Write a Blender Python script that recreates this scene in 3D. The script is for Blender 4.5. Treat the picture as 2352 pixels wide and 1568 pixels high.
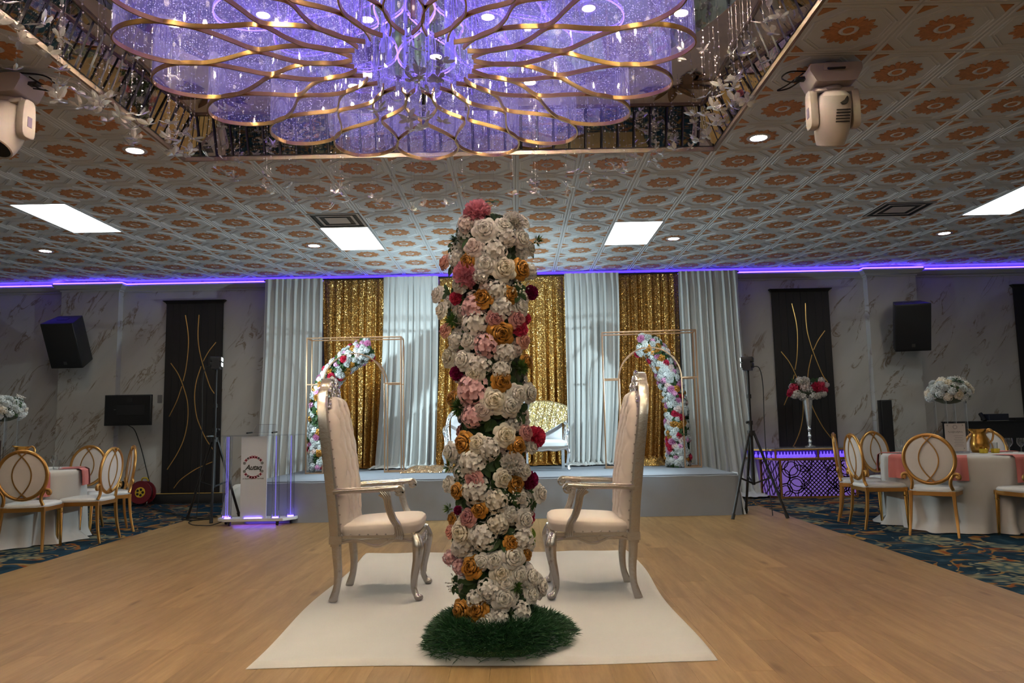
import bpy, bmesh, math, random
from mathutils import Vector, Matrix, Euler
from math import pi, sin, cos, radians, sqrt, atan2

for o in list(bpy.data.objects):
    bpy.data.objects.remove(o, do_unlink=True)
S = bpy.context.scene
COL = S.collection

# ------------------------------------------------------------------ camera, world, exposure
CAM_H = 1.165
PITCH, YAW, ROLL = 0.107933, 0.004861, 0.0185167
CEIL = 3.627
cam = bpy.data.cameras.new('camera')
cam.sensor_width = 36.0
cam.lens = 1751.28 / 2352 * 36.0
cam.clip_start = 0.05
cam_o = bpy.data.objects.new('camera', cam)
COL.objects.link(cam_o)
_A = Matrix(((cos(YAW), sin(YAW), 0), (-sin(YAW), cos(YAW), 0), (0, 0, 1)))
_B = Matrix(((1, 0, 0), (0, cos(PITCH), sin(PITCH)), (0, -sin(PITCH), cos(PITCH))))
_M = (_B @ _A).transposed()
_r, _f, _u = _M @ Vector((1, 0, 0)), _M @ Vector((0, 1, 0)), _M @ Vector((0, 0, 1))
_R = cos(ROLL) * _r - sin(ROLL) * _u
_U = sin(ROLL) * _r + cos(ROLL) * _u
cam_o.matrix_world = Matrix(((_R.x, _U.x, -_f.x, 0), (_R.y, _U.y, -_f.y, 0), (_R.z, _U.z, -_f.z, CAM_H), (0, 0, 0, 1)))
S.camera = cam_o

world = bpy.data.worlds.new('world')
S.world = world
world.use_nodes = True
world.node_tree.nodes['Background'].inputs[0].default_value = (0.9, 0.85, 0.8, 1)
world.node_tree.nodes['Background'].inputs[1].default_value = 0.02

S.view_settings.view_transform = 'Standard'
S.view_settings.look = 'None'
S.view_settings.exposure = 1.0
S.view_settings.gamma = 1.0
S.view_settings.use_curve_mapping = False
try:
    S.cycles.transparent_max_bounces = 24
    S.cycles.use_adaptive_sampling = True
    S.cycles.adaptive_threshold = 0.045
    S.cycles.use_light_tree = False
    S.cycles.max_bounces = 7
    S.cycles.diffuse_bounces = 3
    S.cycles.glossy_bounces = 4
    S.cycles.sample_clamp_indirect = 3.0
    S.cycles.caustics_reflective = False
    S.cycles.caustics_refractive = False
except Exception:
    pass

TROFFER_E = 5.2
DOWN_E = 70.0
COVE_DOWN_E = 680.0
FRONT_FILL_E = 170.0
VIOLET = (0.075, 0.034, 1.0)
LED_E = 3.6

# ------------------------------------------------------------------ materials
MATS = {}
def _nt(name):
    m = bpy.data.materials.new(name)
    m.use_nodes = True
    nt = m.node_tree
    return m, nt, nt.nodes['Principled BSDF'], nt.nodes['Material Output']

def N(nt, kind, **kw):
    n = nt.nodes.new(kind)
    for k, v in kw.items():
        if k.startswith('i_'):
            n.inputs[k[2:].replace('_', ' ')].default_value = v
        else:
            setattr(n, k, v)
    return n

def L(nt, a, b):
    nt.links.new(a, b)

def ramp(nt, fac, stops, interp='LINEAR'):
    r = nt.nodes.new('ShaderNodeValToRGB')
    r.color_ramp.interpolation = interp
    els = r.color_ramp.elements
    while len(els) < len(stops):
        els.new(0.5)
    for e, (p, c) in zip(els, stops):
        e.position = p
        e.color = (c[0], c[1], c[2], 1) if not isinstance(c, float) else (c, c, c, 1)
    if fac is not None:
        L(nt, fac, r.inputs[0])
    return r

def mapping(nt, scale=(1, 1, 1), rot=(0, 0, 0), coord='Object'):
    tc = N(nt, 'ShaderNodeTexCoord')
    mp = N(nt, 'ShaderNodeMapping')
    mp.inputs['Scale'].default_value = scale
    mp.inputs['Rotation'].default_value = rot
    L(nt, tc.outputs[coord], mp.inputs['Vector'])
    return mp.outputs[0]

def noise(nt, vec, scale, detail=3.0, rough=0.5, dist=0.0):
    n = N(nt, 'ShaderNodeTexNoise')
    n.inputs['Scale'].default_value = scale
    n.inputs['Detail'].default_value = detail
    n.inputs['Roughness'].default_value = rough
    n.inputs['Distortion'].default_value = dist
    if vec is not None:
        L(nt, vec, n.inputs['Vector'])
    return n.outputs['Fac']

def bump(nt, p, height, strength=0.3, dist=0.01):
    b = N(nt, 'ShaderNodeBump')
    b.inputs['Strength'].default_value = strength
    b.inputs['Distance'].default_value = dist
    L(nt, height, b.inputs['Height'])
    L(nt, b.outputs[0], p.inputs['Normal'])

def mul_color(nt, col_out, fac_out, lo, hi):
    mr = N(nt, 'ShaderNodeMapRange')
    mr.inputs['To Min'].default_value = lo
    mr.inputs['To Max'].default_value = hi
    L(nt, fac_out, mr.inputs['Value'])
    mx = N(nt, 'ShaderNodeVectorMath', operation='SCALE')
    L(nt, col_out, mx.inputs[0])
    L(nt, mr.outputs[0], mx.inputs['Scale'])
    return mx.outputs[0]

def simple(name, col, rough=0.5, metal=0.0, var=0.0, scale=8.0, bmp=0.0, bscale=60.0, rand=0.0, spec=0.5, sheen=0.0, coat=0.0):
    if name in MATS:
        return MATS[name]
    m, nt, p, out = _nt(name)
    p.inputs['Base Color'].default_value = (*col, 1)
    p.inputs['Roughness'].default_value = rough
    p.inputs['Metallic'].default_value = metal
    p.inputs['Specular IOR Level'].default_value = spec
    if sheen:
        p.inputs['Sheen Weight'].default_value = sheen
    if coat:
        p.inputs['Coat Weight'].default_value = coat
    vec = mapping(nt)
    rgb = N(nt, 'ShaderNodeRGB')
    rgb.outputs[0].default_value = (*col, 1)
    c = rgb.outputs[0]
    if var:
        c = mul_color(nt, c, noise(nt, vec, scale), 1 - var, 1 + var)
    if rand:
        oi = N(nt, 'ShaderNodeObjectInfo')
        c = mul_color(nt, c, oi.outputs['Random'], 1 - rand, 1 + rand)
    if var or rand:
        L(nt, c, p.inputs['Base Color'])
    if bmp:
        bump(nt, p, noise(nt, vec, bscale, 4), bmp)
    MATS[name] = m
    return m

def emit(name, col, strength):
    if name in MATS:
        return MATS[name]
    m, nt, p, out = _nt(name)
    nt.nodes.remove(p)
    e = N(nt, 'ShaderNodeEmission')
    e.inputs[0].default_value = (*col, 1)
    e.inputs[1].default_value = strength
    L(nt, e.outputs[0], out.inputs[0])
    MATS[name] = m
    return m

def m_wood():
    m, nt, p, out = _nt('oak_plank')
    tc = N(nt, 'ShaderNodeTexCoord')
    oi = N(nt, 'ShaderNodeObjectInfo')
    off = N(nt, 'ShaderNodeVectorMath', operation='SCALE')
    off.inputs[0].default_value = (37.0, 91.0, 13.0)
    L(nt, oi.outputs['Random'], off.inputs['Scale'])
    ad = N(nt, 'ShaderNodeVectorMath', operation='ADD')
    L(nt, tc.outputs['Object'], ad.inputs[0])
    L(nt, off.outputs[0], ad.inputs[1])
    mp = N(nt, 'ShaderNodeMapping')
    mp.inputs['Scale'].default_value = (9, 0.8, 1)
    L(nt, ad.outputs[0], mp.inputs['Vector'])
    n1 = noise(nt, mp.outputs[0], 1.1, 6, 0.65, 0.8)
    r = ramp(nt, n1, [(0.2, (0.20, 0.118, 0.045)), (0.5, (0.315, 0.198, 0.084)), (0.8, (0.43, 0.285, 0.13))])
    n2 = noise(nt, mp.outputs[0], 9.0, 4, 0.7, 0.3)
    c = mul_color(nt, r.outputs[0], n2, 0.75, 1.2)
    c = mul_color(nt, c, oi.outputs['Random'], 0.90, 1.10)
    # knots
    mk = N(nt, 'ShaderNodeMapping')
    mk.inputs['Scale'].default_value = (3.4, 1.1, 1)
    L(nt, ad.outputs[0], mk.inputs['Vector'])
    vo = N(nt, 'ShaderNodeTexVoronoi')
    vo.inputs['Scale'].default_value = 1.0
    L(nt, mk.outputs[0], vo.inputs['Vector'])
    kr = ramp(nt, vo.outputs['Distance'], [(0.04, (0.5, 0.45, 0.42)), (0.12, (1.0, 1.0, 1.0))])
    mx = N(nt, 'ShaderNodeMix', data_type='RGBA', blend_type='MULTIPLY')
    mx.inputs[0].default_value = 0.8
    L(nt, c, mx.inputs['A'])
    L(nt, kr.outputs[0], mx.inputs['B'])
    L(nt, mx.outputs['Result'], p.inputs['Base Color'])
    p.inputs['Roughness'].default_value = 0.40
    p.inputs['Specular IOR Level'].default_value = 0.32
    bump(nt, p, n2, 0.06)
    return m

def m_carpet():
    m, nt, p, out = _nt('patterned_carpet')
    v0 = mapping(nt, (1, 1, 1))
    nz = N(nt, 'ShaderNodeTexNoise')
    nz.inputs['Scale'].default_value = 1.3
    nz.inputs['Detail'].default_value = 2.0
    L(nt, v0, nz.inputs['Vector'])
    sc = N(nt, 'ShaderNodeVectorMath', operation='SCALE')
    sc.inputs['Scale'].default_value = 0.9
    L(nt, nz.outputs['Color'], sc.inputs[0])
    ad = N(nt, 'ShaderNodeVectorMath', operation='ADD')
    L(nt, v0, ad.inputs[0])
    L(nt, sc.outputs[0], ad.inputs[1])
    wv = ad.outputs[0]
    vo = N(nt, 'ShaderNodeTexVoronoi', feature='F1')
    vo.inputs['Scale'].default_value = 1.15
    L(nt, wv, vo.inputs['Vector'])
    d = vo.outputs['Distance']
    base = ramp(nt, noise(nt, wv, 5, 3), [(0.35, (0.006, 0.021, 0.040)), (0.6, (0.012, 0.044, 0.076)), (0.78, (0.06, 0.11, 0.14))])
    # gold swirls from warped rings
    nn = noise(nt, wv, 1.7, 1.5, 0.5, 1.6)
    sb = N(nt, 'ShaderNodeMath', operation='SUBTRACT')
    sb.inputs[1].default_value = 0.52
    L(nt, nn, sb.inputs[0])
    ab = N(nt, 'ShaderNodeMath', operation='ABSOLUTE')
    L(nt, sb.outputs[0], ab.inputs[0])
    gm = ramp(nt, ab.outputs[0], [(0.020, 1.0), (0.034, 0.0)])
    gold = ramp(nt, noise(nt, wv, 7, 2), [(0.38, (0.26, 0.065, 0.016)), (0.48, (0.32, 0.17, 0.05)), (0.7, (0.36, 0.26, 0.12))])
    m1 = N(nt, 'ShaderNodeMix', data_type='RGBA')
    L(nt, gm.outputs[0], m1.inputs[0])
    L(nt, base.outputs[0], m1.inputs['A'])
    L(nt, gold.outputs[0], m1.inputs['B'])
    # cream blossoms in the middle of the cells
    bl = N(nt, 'ShaderNodeTexVoronoi', feature='F1')
    bl.inputs['Scale'].default_value = 11.0
    L(nt, wv, bl.inputs['Vector'])
    sub = N(nt, 'ShaderNodeMath', operation='MULTIPLY_ADD')
    L(nt, bl.outputs['Distance'], sub.inputs[0])
    sub.inputs[1].default_value = 0.35
    L(nt, d, sub.inputs[2])
    bm_ = ramp(nt, sub.outputs[0], [(0.44, 1.0), (0.50, 0.0)])
    cream = ramp(nt, bl.outputs['Distance'], [(0.1, (0.36, 0.33, 0.22)), (0.45, (0.20, 0.20, 0.13)), (0.6, (0.07, 0.12, 0.13))])
    m2 = N(nt, 'ShaderNodeMix', data_type='RGBA')
    L(nt, bm_.outputs[0], m2.inputs[0])
    L(nt, m1.outputs['Result'], m2.inputs['A'])
    L(nt, cream.outputs[0], m2.inputs['B'])
    L(nt, m2.outputs['Result'], p.inputs['Base Color'])
    p.inputs['Roughness'].default_value = 0.95
    p.inputs['Specular IOR Level'].default_value = 0.1
    bump(nt, p, noise(nt, v0, 220, 2), 0.5)
    return m

def m_wallpaper():
    m, nt, p, out = _nt('marbled_wallpaper')
    tc = N(nt, 'ShaderNodeTexCoord')
    mp = N(nt, 'ShaderNodeMapping')
    mp.vector_type = 'TEXTURE'
    mp.inputs['Rotation'].default_value = (0, radians(35), 0)
    mp.inputs['Scale'].default_value = (0.34, 1.0, 1.15)
    L(nt, tc.outputs['Object'], mp.inputs['Vector'])
    v = mp.outputs[0]
    nf = noise(nt, v, 1.2, 6, 0.62, 1.1)
    a = N(nt, 'ShaderNodeMath', operation='SUBTRACT')
    a.inputs[1].default_value = 0.5
    L(nt, nf, a.inputs[0])
    b = N(nt, 'ShaderNodeMath', operation='ABSOLUTE')
    L(nt, a.outputs[0], b.inputs[0])
    vein = ramp(nt, b.outputs[0], [(0.004, 1.0), (0.03, 0.0)])
    mask = ramp(nt, noise(nt, v, 1.9, 2), [(0.48, 0.0), (0.60, 1.0)])
    mm = N(nt, 'ShaderNodeMath', operation='MULTIPLY')
    L(nt, vein.outputs[0], mm.inputs[0])
    L(nt, mask.outputs[0], mm.inputs[1])
    m3 = N(nt, 'ShaderNodeMath', operation='MULTIPLY')
    L(nt, mm.outputs[0], m3.inputs[0])
    m3.inputs[1].default_value = 0.85
    base = ramp(nt, noise(nt, v, 0.9, 4), [(0.3, (0.46, 0.44, 0.40)), (0.7, (0.56, 0.535, 0.49))])
    mx = N(nt, 'ShaderNodeMix', data_type='RGBA')
    L(nt, m3.outputs[0], mx.inputs[0])
    L(nt, base.outputs[0], mx.inputs['A'])
    mx.inputs['B'].default_value = (0.22, 0.145, 0.075, 1)
    L(nt, mx.outputs['Result'], p.inputs['Base Color'])
    p.inputs['Roughness'].default_value = 0.45
    return m

def m_sequin(name, col, col2, scale=85.0, rough=0.22):
    m, nt, p, out = _nt(name)
    v = mapping(nt, (1, 1, 1))
    vo = N(nt, 'ShaderNodeTexVoronoi')
    vo.inputs['Scale'].default_value = scale
    L(nt, v, vo.inputs['Vector'])
    geo = N(nt, 'ShaderNodeNewGeometry')
    s1 = N(nt, 'ShaderNodeVectorMath', operation='SUBTRACT')
    s1.inputs[1].default_value = (0.5, 0.5, 0.5)
    L(nt, vo.outputs['Color'], s1.inputs[0])
    s2 = N(nt, 'ShaderNodeVectorMath', operation='SCALE')
    s2.inputs['Scale'].default_value = 0.95
    L(nt, s1.outputs[0], s2.inputs[0])
    a = N(nt, 'ShaderNodeVectorMath', operation='ADD')
    L(nt, geo.outputs['Normal'], a.inputs[0])
    L(nt, s2.outputs[0], a.inputs[1])
    nn = N(nt, 'ShaderNodeVectorMath', operation='NORMALIZE')
    L(nt, a.outputs[0], nn.inputs[0])
    L(nt, nn.outputs[0], p.inputs['Normal'])
    sep = N(nt, 'ShaderNodeSeparateColor')
    L(nt, vo.outputs['Color'], sep.inputs[0])
    r = ramp(nt, sep.outputs[0], [(0.0, col), (1.0, col2)])
    L(nt, r.outputs[0], p.inputs['Base Color'])
    p.inputs['Metallic'].default_value = 0.85
    p.inputs['Roughness'].default_value = rough
    return m

def m_clear(name, tint, gloss=0.12, rough=0.03, emi=None, dots=0.0, dot_scale=150.0, haze=0.0, haze_col=(1, 1, 1)):
    """see-through sheet: transparent + a glossy coat (+ a little scattering haze, bubbles, own glow)"""
    m, nt, p, out = _nt(name)
    nt.nodes.remove(p)
    tr = N(nt, 'ShaderNodeBsdfTransparent')
    tr.inputs[0].default_value = (*tint, 1)
    gl = N(nt, 'ShaderNodeBsdfGlossy')
    gl.inputs['Roughness'].default_value = rough
    fr = N(nt, 'ShaderNodeFresnel')
    fr.inputs[0].default_value = 1.35
    fm = N(nt, 'ShaderNodeMath', operation='MULTIPLY_ADD', use_clamp=True)
    L(nt, fr.outputs[0], fm.inputs[0])
    fm.inputs[1].default_value = 0.55
    fm.inputs[2].default_value = gloss * 0.3
    mx = N(nt, 'ShaderNodeMixShader')
    L(nt, fm.outputs[0], mx.inputs[0])
    L(nt, tr.outputs[0], mx.inputs[1])
    L(nt, gl.outputs[0], mx.inputs[2])
    last = mx.outputs[0]
    if haze or dots:
        df = N(nt, 'ShaderNodeBsdfTranslucent')
        df.inputs[0].default_value = (*haze_col, 1)
        d2 = N(nt, 'ShaderNodeBsdfDiffuse')
        d2.inputs[0].default_value = (*haze_col, 1)
        dm = N(nt, 'ShaderNodeMixShader')
        dm.inputs[0].default_value = 0.5
        L(nt, df.outputs[0], dm.inputs[1])
        L(nt, d2.outputs[0], dm.inputs[2])
        top = dm.outputs[0]
        if emi:
            em = N(nt, 'ShaderNodeEmission')
            em.inputs[0].default_value = (*emi[0], 1)
            em.inputs[1].default_value = emi[1]
            ads = N(nt, 'ShaderNodeAddShader')
            L(nt, top, ads.inputs[0])
            L(nt, em.outputs[0], ads.inputs[1])
            top = ads.outputs[0]
        mh = N(nt, 'ShaderNodeMixShader')
        mh.inputs[0].default_value = haze
        L(nt, last, mh.inputs[1])
        L(nt, top, mh.inputs[2])
        last = mh.outputs[0]
        if dots:
            v = mapping(nt)
            vo = N(nt, 'ShaderNodeTexVoronoi')
            vo.inputs['Scale'].default_value = dot_scale
            L(nt, v, vo.inputs['Vector'])
            rr = ramp(nt, vo.outputs['Distance'], [(0.16, 1.0), (0.26, 0.0)])
            sep = N(nt, 'ShaderNodeSeparateColor')
            L(nt, vo.outputs['Color'], sep.inputs[0])
            pick = ramp(nt, sep.outputs[0], [(0.40, 0.0), (0.46, 1.0)])
            mu = N(nt, 'ShaderNodeMath', operation='MULTIPLY')
            L(nt, rr.outputs[0], mu.inputs[0])
            L(nt, pick.outputs[0], mu.inputs[1])
            mu2 = N(nt, 'ShaderNodeMath', operation='MULTIPLY')
            L(nt, mu.outputs[0], mu2.inputs[0])
            mu2.inputs[1].default_value = dots
            e2 = N(nt, 'ShaderNodeEmission')
            e2.inputs[0].default_value = (0.62, 0.55, 1.0, 1)
            e2.inputs[1].default_value = 0.60
            md = N(nt, 'ShaderNodeMixShader')
            L(nt, mu2.outputs[0], md.inputs[0])
            L(nt, last, md.inputs[1])
            L(nt, e2.outputs[0], md.inputs[2])
            last = md.outputs[0]
    L(nt, last, out.inputs[0])
    MATS[name] = m
    return m

def m_silver(name='antique_silver', col=(0.80, 0.74, 0.66), worn=(0.33, 0.22, 0.14), rough=0.26):
    m, nt, p, out = _nt(name)
    v = mapping(nt)
    r = ramp(nt, noise(nt, v, 9, 6, 0.7), [(0.26, worn), (0.40, col), (1.0, col)])
    L(nt, r.outputs[0], p.inputs['Base Color'])
    p.inputs['Metallic'].default_value = 0.9
    p.inputs['Roughness'].default_value = rough
    bump(nt, p, noise(nt, v, 45, 3), 0.15)
    return m

WOOD = m_wood()
CARPET = m_carpet()
WALLP = m_wallpaper()
SEQ = m_sequin('gold_sequin_cloth', (0.46, 0.235, 0.05), (0.80, 0.52, 0.18), 120.0)
SEQ_P = m_sequin('pale_gold_sequin_cloth', (0.85, 0.68, 0.30), (0.95, 0.85, 0.52), 70.0)
SILVER = m_silver()
SILVER_W = m_silver('bright_silver', (0.88, 0.90, 0.92), (0.5, 0.5, 0.5), 0.2)
WHITE_T = simple('tile_white', (0.76, 0.775, 0.79), 0.5, var=0.05, scale=4)
RIB_T = simple('tile_rib', (0.86, 0.87, 0.88), 0.45)
ORANGE_T = simple('tile_orange', (0.62, 0.27, 0.105), 0.55, var=0.30, scale=38)
GRID_T = simple('ceiling_seam', (0.22, 0.21, 0.20), 0.7)
CROWN = simple('crown_white', (0.52, 0.50, 0.49), 0.5)
BLACK = simple('black_plastic', (0.012, 0.012, 0.013), 0.45)
BLACK_M = simple('black_metal', (0.02, 0.02, 0.022), 0.4, 0.3)
BLACK_C = simple('black_cloth', (0.010, 0.010, 0.011), 0.9)
RUBBER = simple('black_rubber', (0.015, 0.015, 0.015), 0.6)
GRILL = simple('speaker_grille', (0.010, 0.010, 0.011), 0.7, bmp=0.6, bscale=300)
ESPRESSO = simple('espresso_wood', (0.009, 0.0065, 0.006), 0.55, var=0.35, scale=5)
BASEB = simple('black_baseboard', (0.010, 0.009, 0.009), 0.45)
GOLD = simple('polished_gold', (0.80, 0.47, 0.14), 0.16, 1.0)
GOLD_B = simple('brushed_gold', (0.62, 0.33, 0.10), 0.34, 0.9)
GOLD_L = simple('gold_inlay', (0.95, 0.58, 0.20), 0.30, 0.9)
BRONZE = simple('brushed_bronze', (0.46, 0.27, 0.10), 0.28, 1.0, var=0.15, scale=30)
COPPER = simple('rose_gold_tube', (0.66, 0.43, 0.27), 0.30, 0.95)
LEATHER = simple('blush_leather', (0.83, 0.71, 0.615), 0.38, var=0.03, bmp=0.03, bscale=200)
LEATHER_W = simple('white_leather', (0.72, 0.72, 0.72), 0.35)
PAD_W = simple('ivory_pad', (0.66, 0.60, 0.56), 0.5)
LINEN = simple('white_linen', (0.60, 0.57, 0.54), 0.85, sheen=0.2)
DRAPE = simple('white_drape', (0.70, 0.72, 0.71), 0.8, var=0.03, scale=3, sheen=0.2)
STAGE_C = simple('stage_cloth', (0.25, 0.28, 0.33), 0.85, var=0.04, scale=6, bmp=0.05, bscale=9)
RUG_C = simple('fleece_white', (0.55, 0.54, 0.515), 0.95, var=0.05, scale=3, bmp=0.12, bscale=90, sheen=0.3)
CORAL = simple('coral_napkin', (0.62, 0.19, 0.17), 0.85, var=0.05)
FIX_W = simple('fixture_white', (0.58, 0.50, 0.44), 0.42)
MIRROR = simple('mirror_glass', (0.80, 0.77, 0.70), 0.02, 1.0)
MIRROR_B = simple('mirror_bevel', (0.022, 0.022, 0.018), 0.5)
MIRROR_D = simple('mirror_dark', (0.50, 0.52, 0.44), 0.04, 1.0)
COVE_W = simple('cove_cream', (0.80, 0.73, 0.66), 0.5)
ORN_B = simple('ornament_floor_reflection', (0.13, 0.075, 0.045), 0.25)  # dark floor's reflection in the mirrored cut-outs, painted as brown
TRIM_T = simple('cove_trim', (0.33, 0.25, 0.19), 0.4, 0.3)
WHITE_P = simple('white_plastic', (0.72, 0.72, 0.74), 0.35)
FROST = simple('frosted_panel', (0.62, 0.66, 0.76), 0.5)
INK = simple('ink_black', (0.02, 0.02, 0.022), 0.6)
INK_R = simple('ink_red', (0.62, 0.05, 0.12), 0.6)
PAPER = simple('card_paper', (0.50, 0.46, 0.44), 0.6)
GREY_I = simple('ink_grey', (0.22, 0.20, 0.20), 0.6)
RED_P = simple('reel_red', (0.16, 0.012, 0.02), 0.4)
YEL_P = simple('reel_yellow', (0.70, 0.48, 0.03), 0.5)
CLEAR = m_clear('clear_acrylic', (0.93, 0.94, 0.97), 0.2)
GLASS = m_clear('drinking_glass', (0.93, 0.95, 0.95), 0.3)
CRYST = m_clear('crystal', (0.90, 0.90, 0.92), 1.7, 0.14, None, 0, 1, 0.42, (0.98, 0.96, 0.98))
BEAD = simple('crystal_bead', (0.92, 0.90, 0.90), 0.22, 0.0, spec=1.0, coat=1.0)
WIRE = simple('thin_wire', (0.30, 0.28, 0.26), 0.4)
ACRYL = m_clear('bubble_acrylic', (0.95, 0.95, 0.97), 0.10, 0.05, ((0.24, 0.17, 0.95), 0.50), 0.9, 78.0, 0.065, (0.75, 0.72, 1.0))
GLOW_COL = m_clear('lit_acrylic', (0.80, 0.80, 1.0), 0.3, 0.05, ((0.30, 0.22, 1.0), 0.50), 0, 1, 0.20, (0.6, 0.6, 1.0))
TROF = emit('troffer_glow', (0.88, 1.0, 0.98), TROFFER_E)
DOWN = emit('downlight_glow', (1.0, 0.80, 0.56), DOWN_E)
DOWN_F = emit('front_fill_downlight_glow', (1.0, 0.80, 0.56), FRONT_FILL_E)  # added boost for unseen near-camera downlights, fills the flower column's front
DOWN_C = emit('cove_downlight_glow', (1.0, 0.80, 0.56), COVE_DOWN_E)
LED = emit('violet_led', VIOLET, LED_E * 2)
LED_CH = emit('chandelier_led', (0.22, 0.12, 1.0), 2.5)
LED_P = emit('podium_led', (0.20, 0.10, 1.0), 6.0)
LED_B = emit('amber_led', (1.0, 0.62, 0.16), 0.08)
LED_C = emit('console_led', (0.38, 0.22, 0.85), 0.20)
LED_V = emit('console_blue_led', (0.12, 0.05, 1.0), 0.10)
SPOT_W = emit('stage_lamp_lens', (0.75, 0.95, 1.0), 6.0)
CANDLE = emit('candle_glow', (1.0, 0.70, 0.04), 0.3)

def petal_mat(name, c, c2, rough=0.6, metal=0.0):
    m, nt, p, out = _nt('petal_' + name)
    tc = N(nt, 'ShaderNodeTexCoord')
    ln = N(nt, 'ShaderNodeVectorMath', operation='LENGTH')
    L(nt, tc.outputs['Object'], ln.inputs[0])
    r = ramp(nt, ln.outputs['Value'], [(0.25, c2), (0.85, c)])
    oi = N(nt, 'ShaderNodeObjectInfo')
    cc = mul_color(nt, r.outputs[0], oi.outputs['Random'], 0.90, 1.08)
    cc = mul_color(nt, cc, noise(nt, tc.outputs['Object'], 5, 2), 0.9, 1.08)
    L(nt, cc, p.inputs['Base Color'])
    p.inputs['Roughness'].default_value = rough
    p.inputs['Metallic'].default_value = metal
    p.inputs['Specular IOR Level'].default_value = 0.3
    if not metal:
        tr = N(nt, 'ShaderNodeBsdfTranslucent')
        L(nt, cc, tr.inputs[0])
        mx = N(nt, 'ShaderNodeMixShader')
        mx.inputs[0].default_value = 0.30
        L(nt, p.outputs[0], mx.inputs[1])
        L(nt, tr.outputs[0], mx.inputs[2])
        L(nt, mx.outputs[0], out.inputs[0])
    return m

PET = {
    'w': petal_mat('white', (0.84, 0.785, 0.735), (0.84, 0.775, 0.66)),
    'c': petal_mat('cream', (0.84, 0.765, 0.66), (0.82, 0.68, 0.42)),
    'b': petal_mat('blush', (0.82, 0.68, 0.64), (0.80, 0.58, 0.52)),
    'p': petal_mat('light_pink', (0.85, 0.52, 0.53), (0.78, 0.36, 0.38)),
    'k': petal_mat('pink', (0.80, 0.30, 0.38), (0.74, 0.22, 0.31)),
    'm': petal_mat('magenta', (0.68, 0.05, 0.12), (0.55, 0.03, 0.09)),
    'u': petal_mat('burgundy', (0.27, 0.008, 0.085), (0.20, 0.006, 0.06)),
    'd': petal_mat('dusty_rose', (0.66, 0.32, 0.30), (0.48, 0.14, 0.18)),
    'l': petal_mat('coral', (0.80, 0.42, 0.33), (0.72, 0.25, 0.20)),
    'o': petal_mat('gold', (0.46, 0.21, 0.035), (0.26, 0.10, 0.015), 0.38, 0.45),
    'i': petal_mat('lilac_pink', (0.74, 0.36, 0.58), (0.66, 0.25, 0.48)),
    'W': petal_mat('cool_white', (0.74, 0.76, 0.76), (0.72, 0.74, 0.68)),
    'F': petal_mat('fern_green', (0.055, 0.125, 0.022), (0.04, 0.09, 0.02), 0.5),
    'g': petal_mat('leaf_green', (0.040, 0.085, 0.026), (0.028, 0.060, 0.020), 0.5),
    'y': petal_mat('yellow_green', (0.16, 0.26, 0.03), (0.10, 0.20, 0.02), 0.5),
}
GRASS = simple('tinsel_grass', (0.020, 0.075, 0.022), 0.38, var=0.4, scale=30)

DOWN_IN = emit('inner_downlight_glow', (1.0, 0.80, 0.60), 12.0)
for _m in (ACRYL, GLOW_COL, LED_CH, CANDLE, DOWN_IN):
    _m.cycles.emission_sampling = 'NONE'
# ------------------------------------------------------------------ geometry helpers
def V(*a):
    return Vector(a)

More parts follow.
